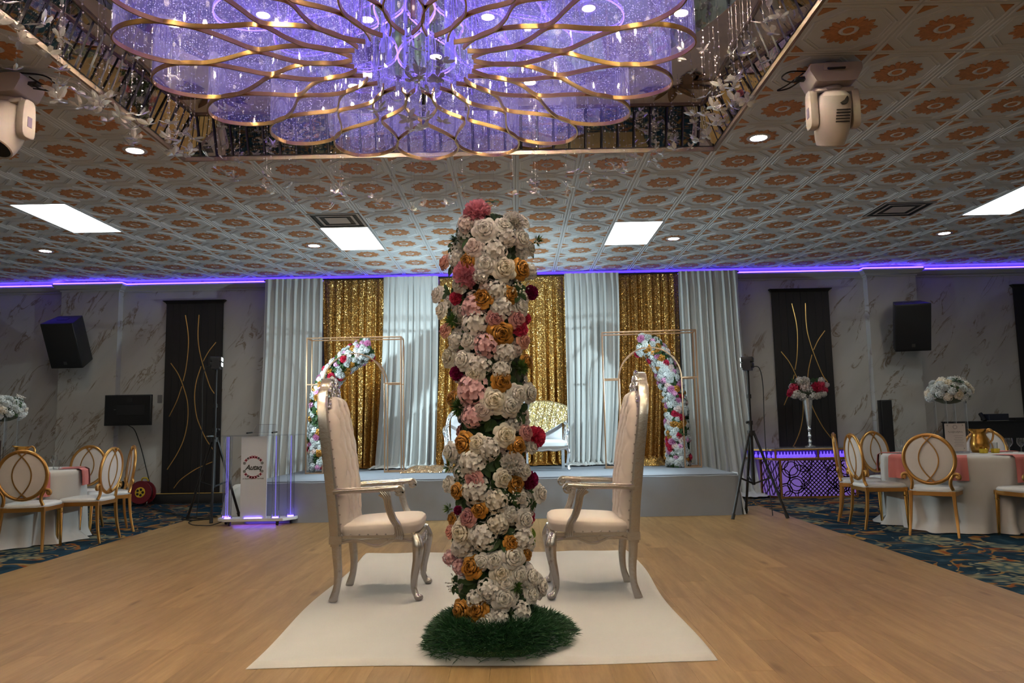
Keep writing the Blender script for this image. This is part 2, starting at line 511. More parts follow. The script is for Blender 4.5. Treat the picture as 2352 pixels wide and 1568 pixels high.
class G:
    """collects shapes for one mesh"""
    def __init__(s):
        s.v, s.f, s.m = [], [], []

    def add(s, vs, fs, mi=0, M=None):
        b = len(s.v)
        for p in vs:
            p = Vector(p)
            s.v.append(tuple(M @ p) if M is not None else tuple(p))
        for f in fs:
            s.f.append(tuple(i + b for i in f))
            s.m.append(mi)
        return s

    def box(s, c, d, rz=0.0, mi=0, M=None):
        x, y, z = d[0] / 2, d[1] / 2, d[2] / 2
        R = Matrix.Translation(Vector(c)) @ Matrix.Rotation(rz, 4, 'Z')
        if M is not None:
            R = M @ R
        vs = [(-x, -y, -z), (x, -y, -z), (x, y, -z), (-x, y, -z), (-x, -y, z), (x, -y, z), (x, y, z), (-x, y, z)]
        return s.add(vs, [(0, 3, 2, 1), (4, 5, 6, 7), (0, 1, 5, 4), (1, 2, 6, 5), (2, 3, 7, 6), (3, 0, 4, 7)], mi, R)

    def span(s, a, b, mi=0):
        return s.box([(a[i] + b[i]) / 2 for i in range(3)], [abs(b[i] - a[i]) for i in range(3)], 0, mi)

    def tube(s, pts, r, seg=8, closed=False, cap=True, mi=0, flat=None):
        pts = [Vector(p) for p in pts]
        n = len(pts)
        rs = r if isinstance(r, (list, tuple)) else [r] * n
        t0 = (pts[1] - pts[0]).normalized()
        up = Vector((0, 0, 1)) if abs(t0.z) < 0.9 else Vector((1, 0, 0))
        nrm = (up - t0 * up.dot(t0)).normalized()
        vs, b = [], 0
        for i in range(n):
            if closed:
                t = (pts[(i + 1) % n] - pts[i - 1]).normalized()
            else:
                t = (pts[min(i + 1, n - 1)] - pts[max(i - 1, 0)]).normalized()
            nrm = (nrm - t * nrm.dot(t))
            if nrm.length < 1e-6:
                nrm = t.orthogonal()
            nrm.normalize()
            bi = t.cross(nrm)
            for k in range(seg):
                a = 2 * pi * k / seg
                fx, fy = (1, 1) if flat is None else flat
                vs.append(pts[i] + rs[i] * (cos(a) * fx * nrm + sin(a) * fy * bi))
        fs = []
        for i in range(n if closed else n - 1):
            j = (i + 1) % n
            for k in range(seg):
                k2 = (k + 1) % seg
                fs.append((i * seg + k, i * seg + k2, j * seg + k2, j * seg + k))
        if cap and not closed:
            fs.append(tuple(reversed(range(seg))))
            fs.append(tuple((n - 1) * seg + k for k in range(seg)))
        return s.add(vs, fs, mi)

    def cyl(s, p0, p1, r0, r1=None, seg=12, mi=0):
        return s.tube([p0, p1], [r0, r0 if r1 is None else r1], seg, mi=mi)

    def strip(s, pts, w, h, up=(0, 0, 1), closed=False, mi=0):
        """rectangular section swept along pts; h along up, w across"""
        pts = [Vector(p) for p in pts]
        up0 = Vector(up)
        n = len(pts)
        ws = w if isinstance(w, (list, tuple)) else [w] * n
        hs = h if isinstance(h, (list, tuple)) else [h] * n
        vs, fs = [], []
        for i in range(n):
            if closed:
                t = (pts[(i + 1) % n] - pts[i - 1]).normalized()
            else:
                t = (pts[min(i + 1, n - 1)] - pts[max(i - 1, 0)]).normalized()
            sd = t.cross(up0)
            if sd.length < 1e-6:
                sd = t.orthogonal()
            sd.normalize()
            u = sd.cross(t).normalized()
            for a, b in ((-1, -1), (1, -1), (1, 1), (-1, 1)):
                vs.append(pts[i] + sd * (a * ws[i] / 2) + u * (b * hs[i] / 2))
        for i in range(n if closed else n - 1):
            j = (i + 1) % n
            for k in range(4):
                k2 = (k + 1) % 4
                fs.append((i * 4 + k, i * 4 + k2, j * 4 + k2, j * 4 + k))
        if not closed:
            fs.append((3, 2, 1, 0))
            e = (n - 1) * 4
            fs.append((e, e + 1, e + 2, e + 3))
        return s.add(vs, fs, mi)

    def lathe(s, prof, seg=20, c=(0, 0, 0), mi=0, M=None, cap=True):
        vs, fs = [], []
        n = len(prof)
        for r, z in prof:
            for k in range(seg):
                a = 2 * pi * k / seg
                vs.append((c[0] + r * cos(a), c[1] + r * sin(a), c[2] + z))
        for i in range(n - 1):
            for k in range(seg):
                k2 = (k + 1) % seg
                fs.append((i * seg + k, i * seg + k2, (i + 1) * seg + k2, (i + 1) * seg + k))
        if cap:
            if prof[0][0] > 1e-5:
                fs.append(tuple(reversed(range(seg))))
            if prof[-1][0] > 1e-5:
                fs.append(tuple((n - 1) * seg + k for k in range(seg)))
        return s.add(vs, fs, mi, M)

    def ball(s, c, r, seg=10, rings=6, mi=0, M=None):
        r = r if isinstance(r, (list, tuple)) else (r, r, r)
        vs, fs = [], []
        for i in range(rings + 1):
            th = pi * i / rings
            for k in range(seg):
                a = 2 * pi * k / seg
                vs.append((c[0] + r[0] * sin(th) * cos(a), c[1] + r[1] * sin(th) * sin(a), c[2] + r[2] * cos(th)))
        for i in range(rings):
            for k in range(seg):
                k2 = (k + 1) % seg
                fs.append((i * seg + k, (i + 1) * seg + k, (i + 1) * seg + k2, i * seg + k2))
        return s.add(vs, fs, mi, M)

    def prism(s, poly, h0, h1, mi=0, M=None):
        n = len(poly)
        vs = [(x, y, h0) for x, y in poly] + [(x, y, h1) for x, y in poly]
        fs = [tuple(reversed(range(n))), tuple(range(n, 2 * n))]
        for k in range(n):
            k2 = (k + 1) % n
            fs.append((k, k2, n + k2, n + k))
        return s.add(vs, fs, mi, M)

    def grid(s, fn, nu, nv, mi=0, flip=False):
        vs = [fn(i / nu, j / nv) for j in range(nv + 1) for i in range(nu + 1)]
        fs = []
        for j in range(nv):
            for i in range(nu):
                a = j * (nu + 1) + i
                q = (a, a + 1, a + nu + 2, a + nu + 1)
                fs.append(tuple(reversed(q)) if flip else q)
        return s.add(vs, fs, mi)

    def mesh(s, name, mats, smooth=40, bevel=0.0):
        me = bpy.data.meshes.new(name)
        me.from_pydata(s.v, [], s.f)
        for mt in (mats if isinstance(mats, (list, tuple)) else [mats]):
            me.materials.append(mt)
        me.polygons.foreach_set('material_index', s.m)
        me.update()
        if bevel:
            bm = bmesh.new()
            bm.from_mesh(me)
            bmesh.ops.remove_doubles(bm, verts=bm.verts, dist=1e-5)
            es = [e for e in bm.edges if len(e.link_faces) == 2 and e.calc_face_angle(0) > radians(35)]
            bmesh.ops.bevel(bm, geom=es, offset=bevel, segments=2, profile=0.5, affect='EDGES')
            bm.to_mesh(me)
            bm.free()
        if smooth:
            me.polygons.foreach_set('use_smooth', [True] * len(me.polygons))
            me.set_sharp_from_angle(angle=radians(smooth))
        me.update()
        return me

    def build(s, name, mats, parent=None, smooth=40, bevel=0.0, loc=None, rot=None):
        return link(name, s.mesh(name, mats, smooth, bevel), parent, loc, rot)

def link(name, data, parent=None, loc=None, rot=None, scale=None):
    o = bpy.data.objects.new(name, data)
    COL.objects.link(o)
    if parent is not None:
        o.parent = parent
    if loc is not None:
        o.location = loc
    if rot is not None:
        o.rotation_euler = rot
    if scale is not None:
        o.scale = scale if isinstance(scale, (list, tuple)) else (scale,) * 3
    return o

def tag(o, label=None, cat=None, group=None, kind=None):
    if label:
        o['label'] = label
    if cat:
        o['category'] = cat
    if group:
        o['group'] = group
    if kind:
        o['kind'] = kind
    return o

def thing(name, label, cat, loc=(0, 0, 0), rz=0.0, group=None):
    o = link(name, None, None, loc, (0, 0, rz))
    o.empty_display_size = 0.1
    return tag(o, label, cat, group)

def struct(o):
    o['kind'] = 'structure'
    return o

def copy_tree(o, parent=None):
    c = o.copy()
    COL.objects.link(c)
    c.parent = parent
    for ch in list(o.children):
        copy_tree(ch, c)
    return c

def spline(pts, n=8, closed=False):
    """Catmull-Rom through pts"""
    P = [Vector(p) for p in pts]
    out = []
    m = len(P)
    for i in range(m if closed else m - 1):
        p0 = P[(i - 1) % m] if closed or i > 0 else P[0] * 2 - P[1]
        p1 = P[i]
        p2 = P[(i + 1) % m]
        p3 = P[(i + 2) % m] if closed or i + 2 < m else P[m - 1] * 2 - P[m - 2]
        for k in range(n):
            t = k / n
            out.append(0.5 * ((2 * p1) + (p2 - p0) * t + (2 * p0 - 5 * p1 + 4 * p2 - p3) * t * t + (3 * p1 - p0 - 3 * p2 + p3) * t ** 3))
    if not closed:
        out.append(P[-1].copy())
    return out

def lerp(a, b, t):
    return a + (b - a) * t

def interp(tab, x):
    if x <= tab[0][0]:
        return tab[0][1]
    for (a, b), (c, d) in zip(tab, tab[1:]):
        if x <= c:
            return b + (d - b) * (x - a) / (c - a)
    return tab[-1][1]

# ------------------------------------------------------------------ the setting
TS = 0.6096
def tile_xy(i, j):
    return (i - 0.448356) * TS, (j + 10.62038) * TS
WALL_Y = 12.45
CX0, CX1 = tile_xy(-4.5, 0)[0], tile_xy(3.5, 0)[0]
CY0, CY1 = tile_xy(0, -7.5)[1], tile_xy(0, 0.5)[1]
COVE_Z = 4.025
COVE_IN = 0.14
XL, XR, YB = -9.6, 9.8, -13.0
WOOD_Y0 = -5.4
FLX0, FLX1, FLY1 = -4.32, 3.26, 10.55

# floor: carpet all round, planks in the middle
g = G()
g.box(((XL + XR) / 2, (YB + WALL_Y) / 2, -0.06), (XR - XL, WALL_Y - YB, 0.10))
floor = struct(g.build('floor', CARPET))
rnd = random.Random(4)
pw, pl = 0.19, 1.52
plank_me = G().box((0, 0, 0), (pw - 0.0016, pl - 0.0016, 0.012)).mesh('floor_plank', WOOD, 0)
ncol = round((FLX1 - FLX0) / pw)
pw2 = (FLX1 - FLX0) / ncol
far = G()
cutg = []
for c in range(ncol):
    x = FLX0 + (c + 0.5) * pw2
    y = FLY1 - rnd.random() * pl
    first = True
    while y > 2.2:
        if first and FLY1 - y > 0.1:
            me = G().box((0, 0, 0), (pw - 0.0016, FLY1 - y - 0.0016, 0.012)).mesh('floor_plank', WOOD, 0)
            link('floor_plank', me, floor, (x, (FLY1 + y) / 2, -0.003))
        first = False
        yc = y - pl / 2
        hid = -3.3 < x < 2.7 and yc > 10.4
        if not hid:
            link('floor_plank', plank_me, floor, (x, yc, -0.003))
        y -= pl
    far.span((x - pw2 / 2 + 0.0008, WOOD_Y0, -0.009), (x + pw2 / 2 - 0.0008, y - 0.0008, 0.003))
ff = far.build('plank_field', WOOD, floor, 0)
ff['kind'] = 'stuff'

# walls
g = G()
g.span((XL, WALL_Y, -0.01), (XR, WALL_Y + 0.12, 4.0))
wall_back = struct(g.build('wall_back', WALLP))
for nm, a, b in (('wall_left', (XL - 0.12, YB, -0.01), (XL, WALL_Y, 4.0)), ('wall_right', (XR, YB, -0.01), (XR + 0.12, WALL_Y, 4.0)), ('wall_front', (XL, YB - 0.12, -0.01), (XR, YB, 4.0))):
    struct(G().span(a, b).build(nm, WALLP))
PIL = ((-7.43, -6.49), (5.75, 6.54))
for a, b in PIL:
    struct(G().span((a, WALL_Y - 0.15, 0), (b, WALL_Y, CEIL - 0.01)).build('wall_pilaster', WALLP))

# crown moulding, LED strip on it, baseboard with amber line
def outline(depth):
    """front line of the wall with its pilasters"""
    pts = [(XL, WALL_Y - depth)]
    for a, b in PIL:
        pts += [(a - depth, WALL_Y - depth), (a - depth, WALL_Y - 0.15 - depth), (b + depth, WALL_Y - 0.15 - depth), (b + depth, WALL_Y - depth)]
    return pts + [(XR, WALL_Y - depth)]
def moulding(prof):
    g = G()
    rows = [[(x, y, z) for x, y in outline(d)] for d, z in prof]
    n = len(rows[0])
    vs = [p for r in rows for p in r]
    fs = [(i * n + k, i * n + k + 1, (i + 1) * n + k + 1, (i + 1) * n + k) for i in range(len(rows) - 1) for k in range(n - 1)]
    return g.add(vs, fs)
struct(moulding([(0.0, 3.455), (0.018, 3.455), (0.022, 3.475), (0.035, 3.48), (0.06, 3.50), (0.095, 3.535), (0.105, 3.54), (0.105, 3.562), (0.09, 3.566), (0.0, 3.566)]).build('trim_1', CROWN, None, 30))
led = moulding([(0.070, 3.566), (0.094, 3.566), (0.094, 3.585), (0.070, 3.585)]).build('led_strip', LED)
tag(led, 'glowing violet LED strip along the top of the crown moulding', 'led strip')
struct(moulding([(0.0, 0.0), (0.02, 0.0), (0.02, 0.14), (0.012, 0.15), (0.0, 0.15)]).build('baseboard_back', BASEB))
led = moulding([(0.002, 0.1505), (0.010, 0.1505), (0.010, 0.157), (0.002, 0.157)]).build('amber_led_strip', LED_B)
tag(led, 'thin amber glowing strip along the top of the black baseboard', 'led strip')

# ceiling: a slab with the cove cut out, tiles hanging under it
g = G()
zt = CEIL + 0.03
for a, b in (((XL, YB), (XR, CY0)), ((XL, CY1), (XR, WALL_Y)), ((XL, CY0), (CX0, CY1)), ((CX1, CY0), (XR, CY1))):
    g.span((a[0], a[1], CEIL + 0.004), (b[0], b[1], zt))
ceiling = struct(g.build('ceiling', GRID_T))

def tile_geo(g, ox=0.0, oy=0.0):
    h = TS / 2 - 0.0018
    def poly(pts, z0, z1, mi):
        """raised plate pointing down from z0 to z1 (chamfered)"""
        n = len(pts)
        cx = sum(p[0] for p in pts) / n
        cy = sum(p[1] for p in pts) / n
        vs = [(ox + x, oy + y, z0) for x, y in pts] + [(ox + lerp(cx, x, 0.96), oy + lerp(cy, y, 0.96), z1) for x, y in pts]
        fs = [tuple(reversed(range(n, 2 * n)))] + [(k, n + k, n + (k + 1) % n, (k + 1) % n) for k in range(n)]
        g.add(vs, fs, mi)
    def ring(ro, ri, z0, z1, mi, pts):
        n = len(pts)
        rows = [[(ox + x * ro, oy + y * ro, z0) for x, y in pts], [(ox + x * (ro * .7 + ri * .3), oy + y * (ro * .7 + ri * .3), z1) for x, y in pts],
                [(ox + x * (ro * .3 + ri * .7), oy + y * (ro * .3 + ri * .7), z1) for x, y in pts], [(ox + x * ri, oy + y * ri, z0) for x, y in pts]]
        vs = [p for r in rows for p in r]
        fs = [(i * n + k, (i + 1) * n + k, (i + 1) * n + (k + 1) % n, i * n + (k + 1) % n) for i in range(3) for k in range(n)]
        g.add(vs, fs, mi)
    g.add([(ox - h, oy - h, 0), (ox + h, oy - h, 0), (ox + h, oy + h, 0), (ox - h, oy + h, 0)], [(3, 2, 1, 0)], 0)
    g.add([(ox + a * h, oy + b * h, z) for z in (0, 0.004) for a, b in ((-1, -1), (1, -1), (1, 1), (-1, 1))], [(k, (k + 1) % 4, 4 + (k + 1) % 4, 4 + k) for k in range(4)], 0)
    sq = [(-1, -1), (1, -1), (1, 1), (-1, 1)]
    ring(h * 0.97, h * 0.93, 0, -0.004, 1, sq)
    o8 = [(cos(pi / 8 + k * pi / 4) / cos(pi / 8), sin(pi / 8 + k * pi / 4) / cos(pi / 8)) for k in range(8)]
    ring(0.262, 0.248, 0, -0.006, 1, o8)
    ring(0.236, 0.228, 0, -0.004, 1, o8)
    ring(0.062, 0.040, 0, -0.006, 1, [(cos(k * pi / 6), sin(k * pi / 6)) for k in range(12)])
    poly([(0.036 * cos(k * pi / 4), 0.036 * sin(k * pi / 4)) for k in range(8)], 0, -0.004, 2)
    for k in range(22):
        a = 2 * pi * k / 22
        R = 0.150 + 0.022 * (k % 2)
        pts = []
        for r, w in ((0.062, -0.0075), (0.105, -0.0165), (R - 0.022, -0.0205), (R, -0.004), (R - 0.012, 0.013), (0.115, 0.0155), (0.062, 0.0085)):
            w += 0.006 * (r - 0.064) / 0.1
            pts.append((r * cos(a) - w * sin(a), r * sin(a) + w * cos(a)))
        poly(pts, 0, -0.005, 2)
    for sx, sy in sq:
        q = [(sx * 0.272, sy * 0.272), (sx * 0.272, sy * 0.185), (sx * 0.185, sy * 0.272)]
        if sx * sy < 0:
            q.reverse()
        poly(q, 0, -0.004, 2)

tg = G()
tile_geo(tg)
tile_me = tg.mesh('ceiling_tile', [WHITE_T, RIB_T, ORANGE_T], 0)
TROFFERS = [(-8, 3, 4), (-3, 5, 6), (3, 5, 6), (10, 3, 4), (-3, -13, -12), (3, -13, -12), (-8, -12, -11), (9, -12, -11), (-4, -26, -25), (3, -26, -25)]  # last pair unseen, added to brighten the floor the cove mirrors reflect
VENTS = [(-3, 4), (8, 4)]
skip = {(i, j) for i, a, b in TROFFERS for j in (a, b)} | set(VENTS)
rest = G()
cand = []
for i in range(-15, 17):
    for j in range(-7, 10):
        if -4 <= i <= 3 and -7 <= j <= 0:
            continue
        if (i, j) in skip:
            continue
        x, y = tile_xy(i, j)
        if x - TS / 2 < XL or x + TS / 2 > XR:
            continue
        vis = y > 3.6 and abs(x - 0.02 * y) < 0.70 * y + 0.5
        cand.append((0 if vis else 1, y, i, j, x))
cand.sort()
for n, (hid, y, i, j, x) in enumerate(cand):
    if n < 300 and not hid:
        link('ceiling_tile', tile_me, ceiling, (x, y, CEIL))
    else:
        tile_geo(rest, x, y)
# cut row of tiles at the back wall and the plain field behind the camera
yb = tile_xy(0, 9.5)[1]
rest.span((XL, yb + 0.004, CEIL), (XR, WALL_Y, CEIL + 0.003))
rest.span((XL, YB, CEIL), (XR, tile_xy(0, -7.5)[1] - 0.004, CEIL + 0.003))
rest_o = rest.build('ceiling_tile_field', [WHITE_T, RIB_T, ORANGE_T], ceiling, 0, loc=(0, 0, CEIL) if False else None)
for v in rest_o.data.vertices:
    if v.co.z < 1.0:
        v.co.z += CEIL
rest_o['kind'] = 'stuff'

# cove in the ceiling: mirror slats on its sides, cream soffit with ornaments
g = G()
g.span((CX0 - 0.02, CY0 - 0.02, COVE_Z), (CX1 + 0.02, CY1 + 0.02, COVE_Z + 0.05))
for a, b in (((CX0 - 0.05, CY0 - 0.05), (CX0 - 0.012, CY1 + 0.05)), ((CX1 + 0.012, CY0 - 0.05), (CX1 + 0.05, CY1 + 0.05)), ((CX0, CY1 + 0.012), (CX1, CY1 + 0.05)), ((CX0, CY0 - 0.05), (CX1, CY0 - 0.012))):
    g.span((a[0], a[1], CEIL + 0.03), (b[0], b[1], COVE_Z + 0.02))
cove = struct(g.build('ceiling_cove', COVE_W, ceiling))
del cove['kind']
NS = 33
sw = (CX1 - CX0 - 0.02) / NS
TILT = atan2(COVE_IN, COVE_Z - CEIL)
sl = G()
hz = (COVE_Z - CEIL) / 2
b_ = 0.012
z0_, z1_ = -hz + 0.03, hz - 0.02
def slat(g):
    w = sw / 2 - 0.001
    # flat mirror with bevelled long edges, facing -Y
    vs = [(-w, 0.010, z0_), (-w + b_, 0, z0_), (w - b_, 0, z0_), (w, 0.010, z0_), (-w, 0.010, z1_), (-w + b_, 0, z1_), (w - b_, 0, z1_), (w, 0.010, z1_)]
    g.add(vs, [(0, 1, 5, 4), (2, 3, 7, 6)], 1)
    g.add([vs[1], vs[2], vs[6], vs[5]], [(0, 1, 2, 3)], 0)
slat(sl)
slat_me = sl.mesh('mirror_slat', [MIRROR, MIRROR_B], 0)
zc = (CEIL + COVE_Z) / 2
for k in range(NS):
    t = (k + 0.5) * sw
    ci = COVE_IN / 2
    link('mirror_slat', slat_me, ceiling, (CX0 + 0.01 + t, CY1 - ci, zc), (TILT, 0, 0))
    link('mirror_slat', slat_me, ceiling, (CX0 + ci, CY0 + 0.01 + t, zc), (TILT, 0, pi / 2))
    link('mirror_slat', slat_me, ceiling, (CX1 - ci, CY0 + 0.01 + t, zc), (TILT, 0, -pi / 2))
    link('mirror_slat', slat_me, ceiling, (CX0 + 0.01 + t, CY0 + ci, zc), (TILT, 0, pi))
g = G()
for zz, hh, q in ((CEIL + 0.012, 0.036, 0.0), (COVE_Z - 0.012, 0.024, COVE_IN)):
    g.strip([(CX0 + q, CY0 + q, zz), (CX1 - q, CY0 + q, zz), (CX1 - q, CY1 - q, zz), (CX0 + q, CY1 - q, zz)], 0.03, hh, closed=True)
g.build('cove_trim', TRIM_T, ceiling)
ccx, ccy = (CX0 + CX1) / 2, (CY0 + CY1) / 2
g = G()
g.prism([(2.21 * cos(2 * pi * k / 72), 2.21 * sin(2 * pi * k / 72)) for k in range(72)], COVE_Z - 0.012, COVE_Z - 0.001)
g.build('cove_mirror', MIRROR_D, ceiling, 0, loc=(ccx, ccy, 0))
def ornament(x, y, rz, sc):
    rt = link('cove_ornament', None, ceiling, (x, y, COVE_Z - 0.0125), (0, 0, rz), sc)
    for k in range(9):
        a = radians(-84 + 21 * k)
        Ln = 0.40 + 0.12 * cos(2 * a)
        w = 0.06 if k % 2 else 0.04
        bend = 0.10 * (1 if a > 0 else -1) * (k != 4)
        pts = []
        for t in [i / 8 for i in range(9)]:
            pts.append((0.14 + Ln * t, bend * t * t - w * sin(pi * min(t ** 0.8, 1)) ** 0.8 - 0.004))
        for t in [1 - i / 8 for i in range(1, 8)]:
            pts.append((0.14 + Ln * t, bend * t * t + w * sin(pi * min(t ** 0.8, 1)) ** 0.8 + 0.004))
        g = G()
        n = len(pts)
        q = [(c * cos(a) - s_ * sin(a), c * sin(a) + s_ * cos(a)) for c, s_ in pts]
        g.prism(q, -0.006, 0.0)
        g.build('ornament_petal', ORN_B, rt, 0)
    g = G()
    for sgn in (-1, 1):
        sp = [(0.16 * (1 - t) * cos(4.2 * t), sgn * (0.26 + 0.16 * (1 - t) * sin(4.2 * t)), -0.003) for t in [i / 14 for i in range(13)]]
        g.strip(sp, [0.05 * (1 - 0.7 * i / 12) for i in range(13)], 0.006)
    g.build('ornament_scroll', ORN_B, rt, 0)
ornament(CX1 - 0.52, CY1 - 0.60, radians(48), 0.66)
ornament(CX0 + 0.52, CY1 - 0.60, radians(132), 0.66)
# ------------------------------------------------------------------ ceiling fixtures
def troffer(i, j0, j1, label):
    x, y = tile_xy(i, (j0 + j1) / 2)
    t = thing('ceiling_panel_light', label, 'ceiling light', (x, y, CEIL), 0, 'ceiling panel lights')
    w, l = TS / 2, TS
    G().add([(-w + .012, -l + .012, -0.001), (w - .012, -l + .012, -0.001), (w - .012, l - .012, -0.001), (-w + .012, l - .012, -0.001)], [(3, 2, 1, 0)]).build('diffuser', TROF, t, 0)
    G().strip([(-w + .006, -l + .006, -0.002), (w - .006, -l + .006, -0.002), (w - .006, l - .006, -0.002), (-w + .006, l - .006, -0.002)], 0.012, 0.010, closed=True).build('frame', WHITE_P, t, 0)
labs = ['bright rectangular ceiling panel light above the left round table', 'bright rectangular ceiling panel light beside the vent over the stage left',
        'bright rectangular ceiling panel light above the stage, behind the flower column top', 'bright rectangular ceiling panel light cut by the right frame edge',
        ] + ['unseen rectangular ceiling panel light behind the camera'] * 6
for (i, a, b), lb in zip(TROFFERS, labs):
    troffer(i, a, b, lb)

ring_me = G().lathe([(0.070, 0.0), (0.072, -0.006), (0.098, -0.005), (0.105, 0.0)], 28, cap=False).mesh('trim_ring', WHITE_P, 50)
disc_me = G().prism([(0.070 * cos(2 * pi * k / 24), 0.070 * sin(2 * pi * k / 24)) for k in range(24)], -0.0035, -0.0025).mesh('lens', DOWN, 0)
idisc_me = G().prism([(0.045 * cos(2 * pi * k / 20), 0.045 * sin(2 * pi * k / 20)) for k in range(20)], -0.0035, -0.0025).mesh('lens', DOWN_IN, 0)
fdisc_me = disc_me.copy()
fdisc_me.materials[0] = DOWN_F
cdisc_me = G().prism([(0.045 * cos(2 * pi * k / 20), 0.045 * sin(2 * pi * k / 20)) for k in range(20)], -0.0035, -0.0025).mesh('lens', DOWN_C, 0)
cring_me = G().lathe([(0.045, 0.0), (0.047, -0.006), (0.064, -0.005), (0.068, 0.0)], 24, cap=False).mesh('trim_ring', WHITE_P, 50)
DL = [(-5, 0, 'round warm downlight at the left corner of the mirrored cove'), (4, 0, 'round warm downlight at the right corner of the mirrored cove'),
      (-10, 6, 'small round downlight above the left wall speaker'), (-4, 6, 'small round downlight between the left curtain and a panel light'),
      (4, 6, 'small round downlight just right of the stage panel light'), (10, 6, 'small round downlight near the violet strip on the right'),
      (-5, -7, None), (4, -7, None), (-10, 0, None), (10, 0, None), (-10, -7, None), (10, -7, None), (-5, -13, None), (4, -13, None), (0, -9, None), (-2, -10, None), (2, -10, None)]  # out of view; the near rows are added as front fill
for i, j, lb in DL:
    x, y = tile_xy(i, j)
    t = thing('downlight', lb or 'unseen round ceiling downlight added outside the picture', 'downlight', (x, y, CEIL - 0.004), 0, 'round ceiling downlights')
    link('trim_ring', ring_me, t)
    link('lens', fdisc_me if j <= -7 and abs(i) < 8 else disc_me, t)
for k in range(20):
    a = 2 * pi * (k + 0.5) / 8 if k < 8 else 2 * pi * k / 12
    rr = 1.93 if k < 8 else (1.3 if k % 2 else 0.85)
    x, y = ccx + rr * cos(a), ccy + rr * sin(a)
    t = thing('cove_downlight', 'small warm spotlight set in the cove ceiling above the chandelier', 'downlight', (x, y, COVE_Z - 0.013), 0, 'cove spotlights')
    link('trim_ring', cring_me, t)
    link('lens', cdisc_me if k < 8 else idisc_me, t)

def vent(i, j, label):
    x, y = tile_xy(i, j)
    t = thing('ceiling_vent', label, 'air vent', (x, y, CEIL))
    h = TS / 2 - 0.004
    G().add([(-h, -h, 0.003), (h, -h, 0.003), (h, h, 0.003), (-h, h, 0.003)], [(3, 2, 1, 0)]).build('backing', BLACK, t, 0)
    for k, (ro, ri) in enumerate(((h, h - 0.030), (h - 0.085, h - 0.115), (h - 0.170, 0.0))):
        g = G()
        q = [(-1, -1), (1, -1), (1, 1), (-1, 1)]
        zz = (-0.006, -0.003, -0.003)[k]
        vs = [(a * ro, b * ro, zz) for a, b in q] + [(a * ri, b * ri, zz) for a, b in q]
        g.add(vs, [(m, 4 + m, 4 + (m + 1) % 4, (m + 1) % 4) for m in range(4)] if ri else [(3, 2, 1, 0)])
        g.build(('frame', 'louvre', 'centre_plate')[k], FIX_W, t, 0)
vent(-3, 4, 'square ceiling air vent beside the stage-left panel light')
vent(8, 4, 'square ceiling air vent on the right above the wall speaker')

def rounded(pts, r=0.2, n=4):
    out = []
    m = len(pts)
    for k in range(m):
        p0, p1, p2 = Vector(pts[k - 1]), Vector(pts[k]), Vector(pts[(k + 1) % m])
        a, b = p1.lerp(p0, r), p1.lerp(p2, r)
        for i in range(n + 1):
            t = i / n
            q = a.lerp(p1, t).lerp(p1.lerp(b, t), t)
            out.append((q.x, q.y))
    return out

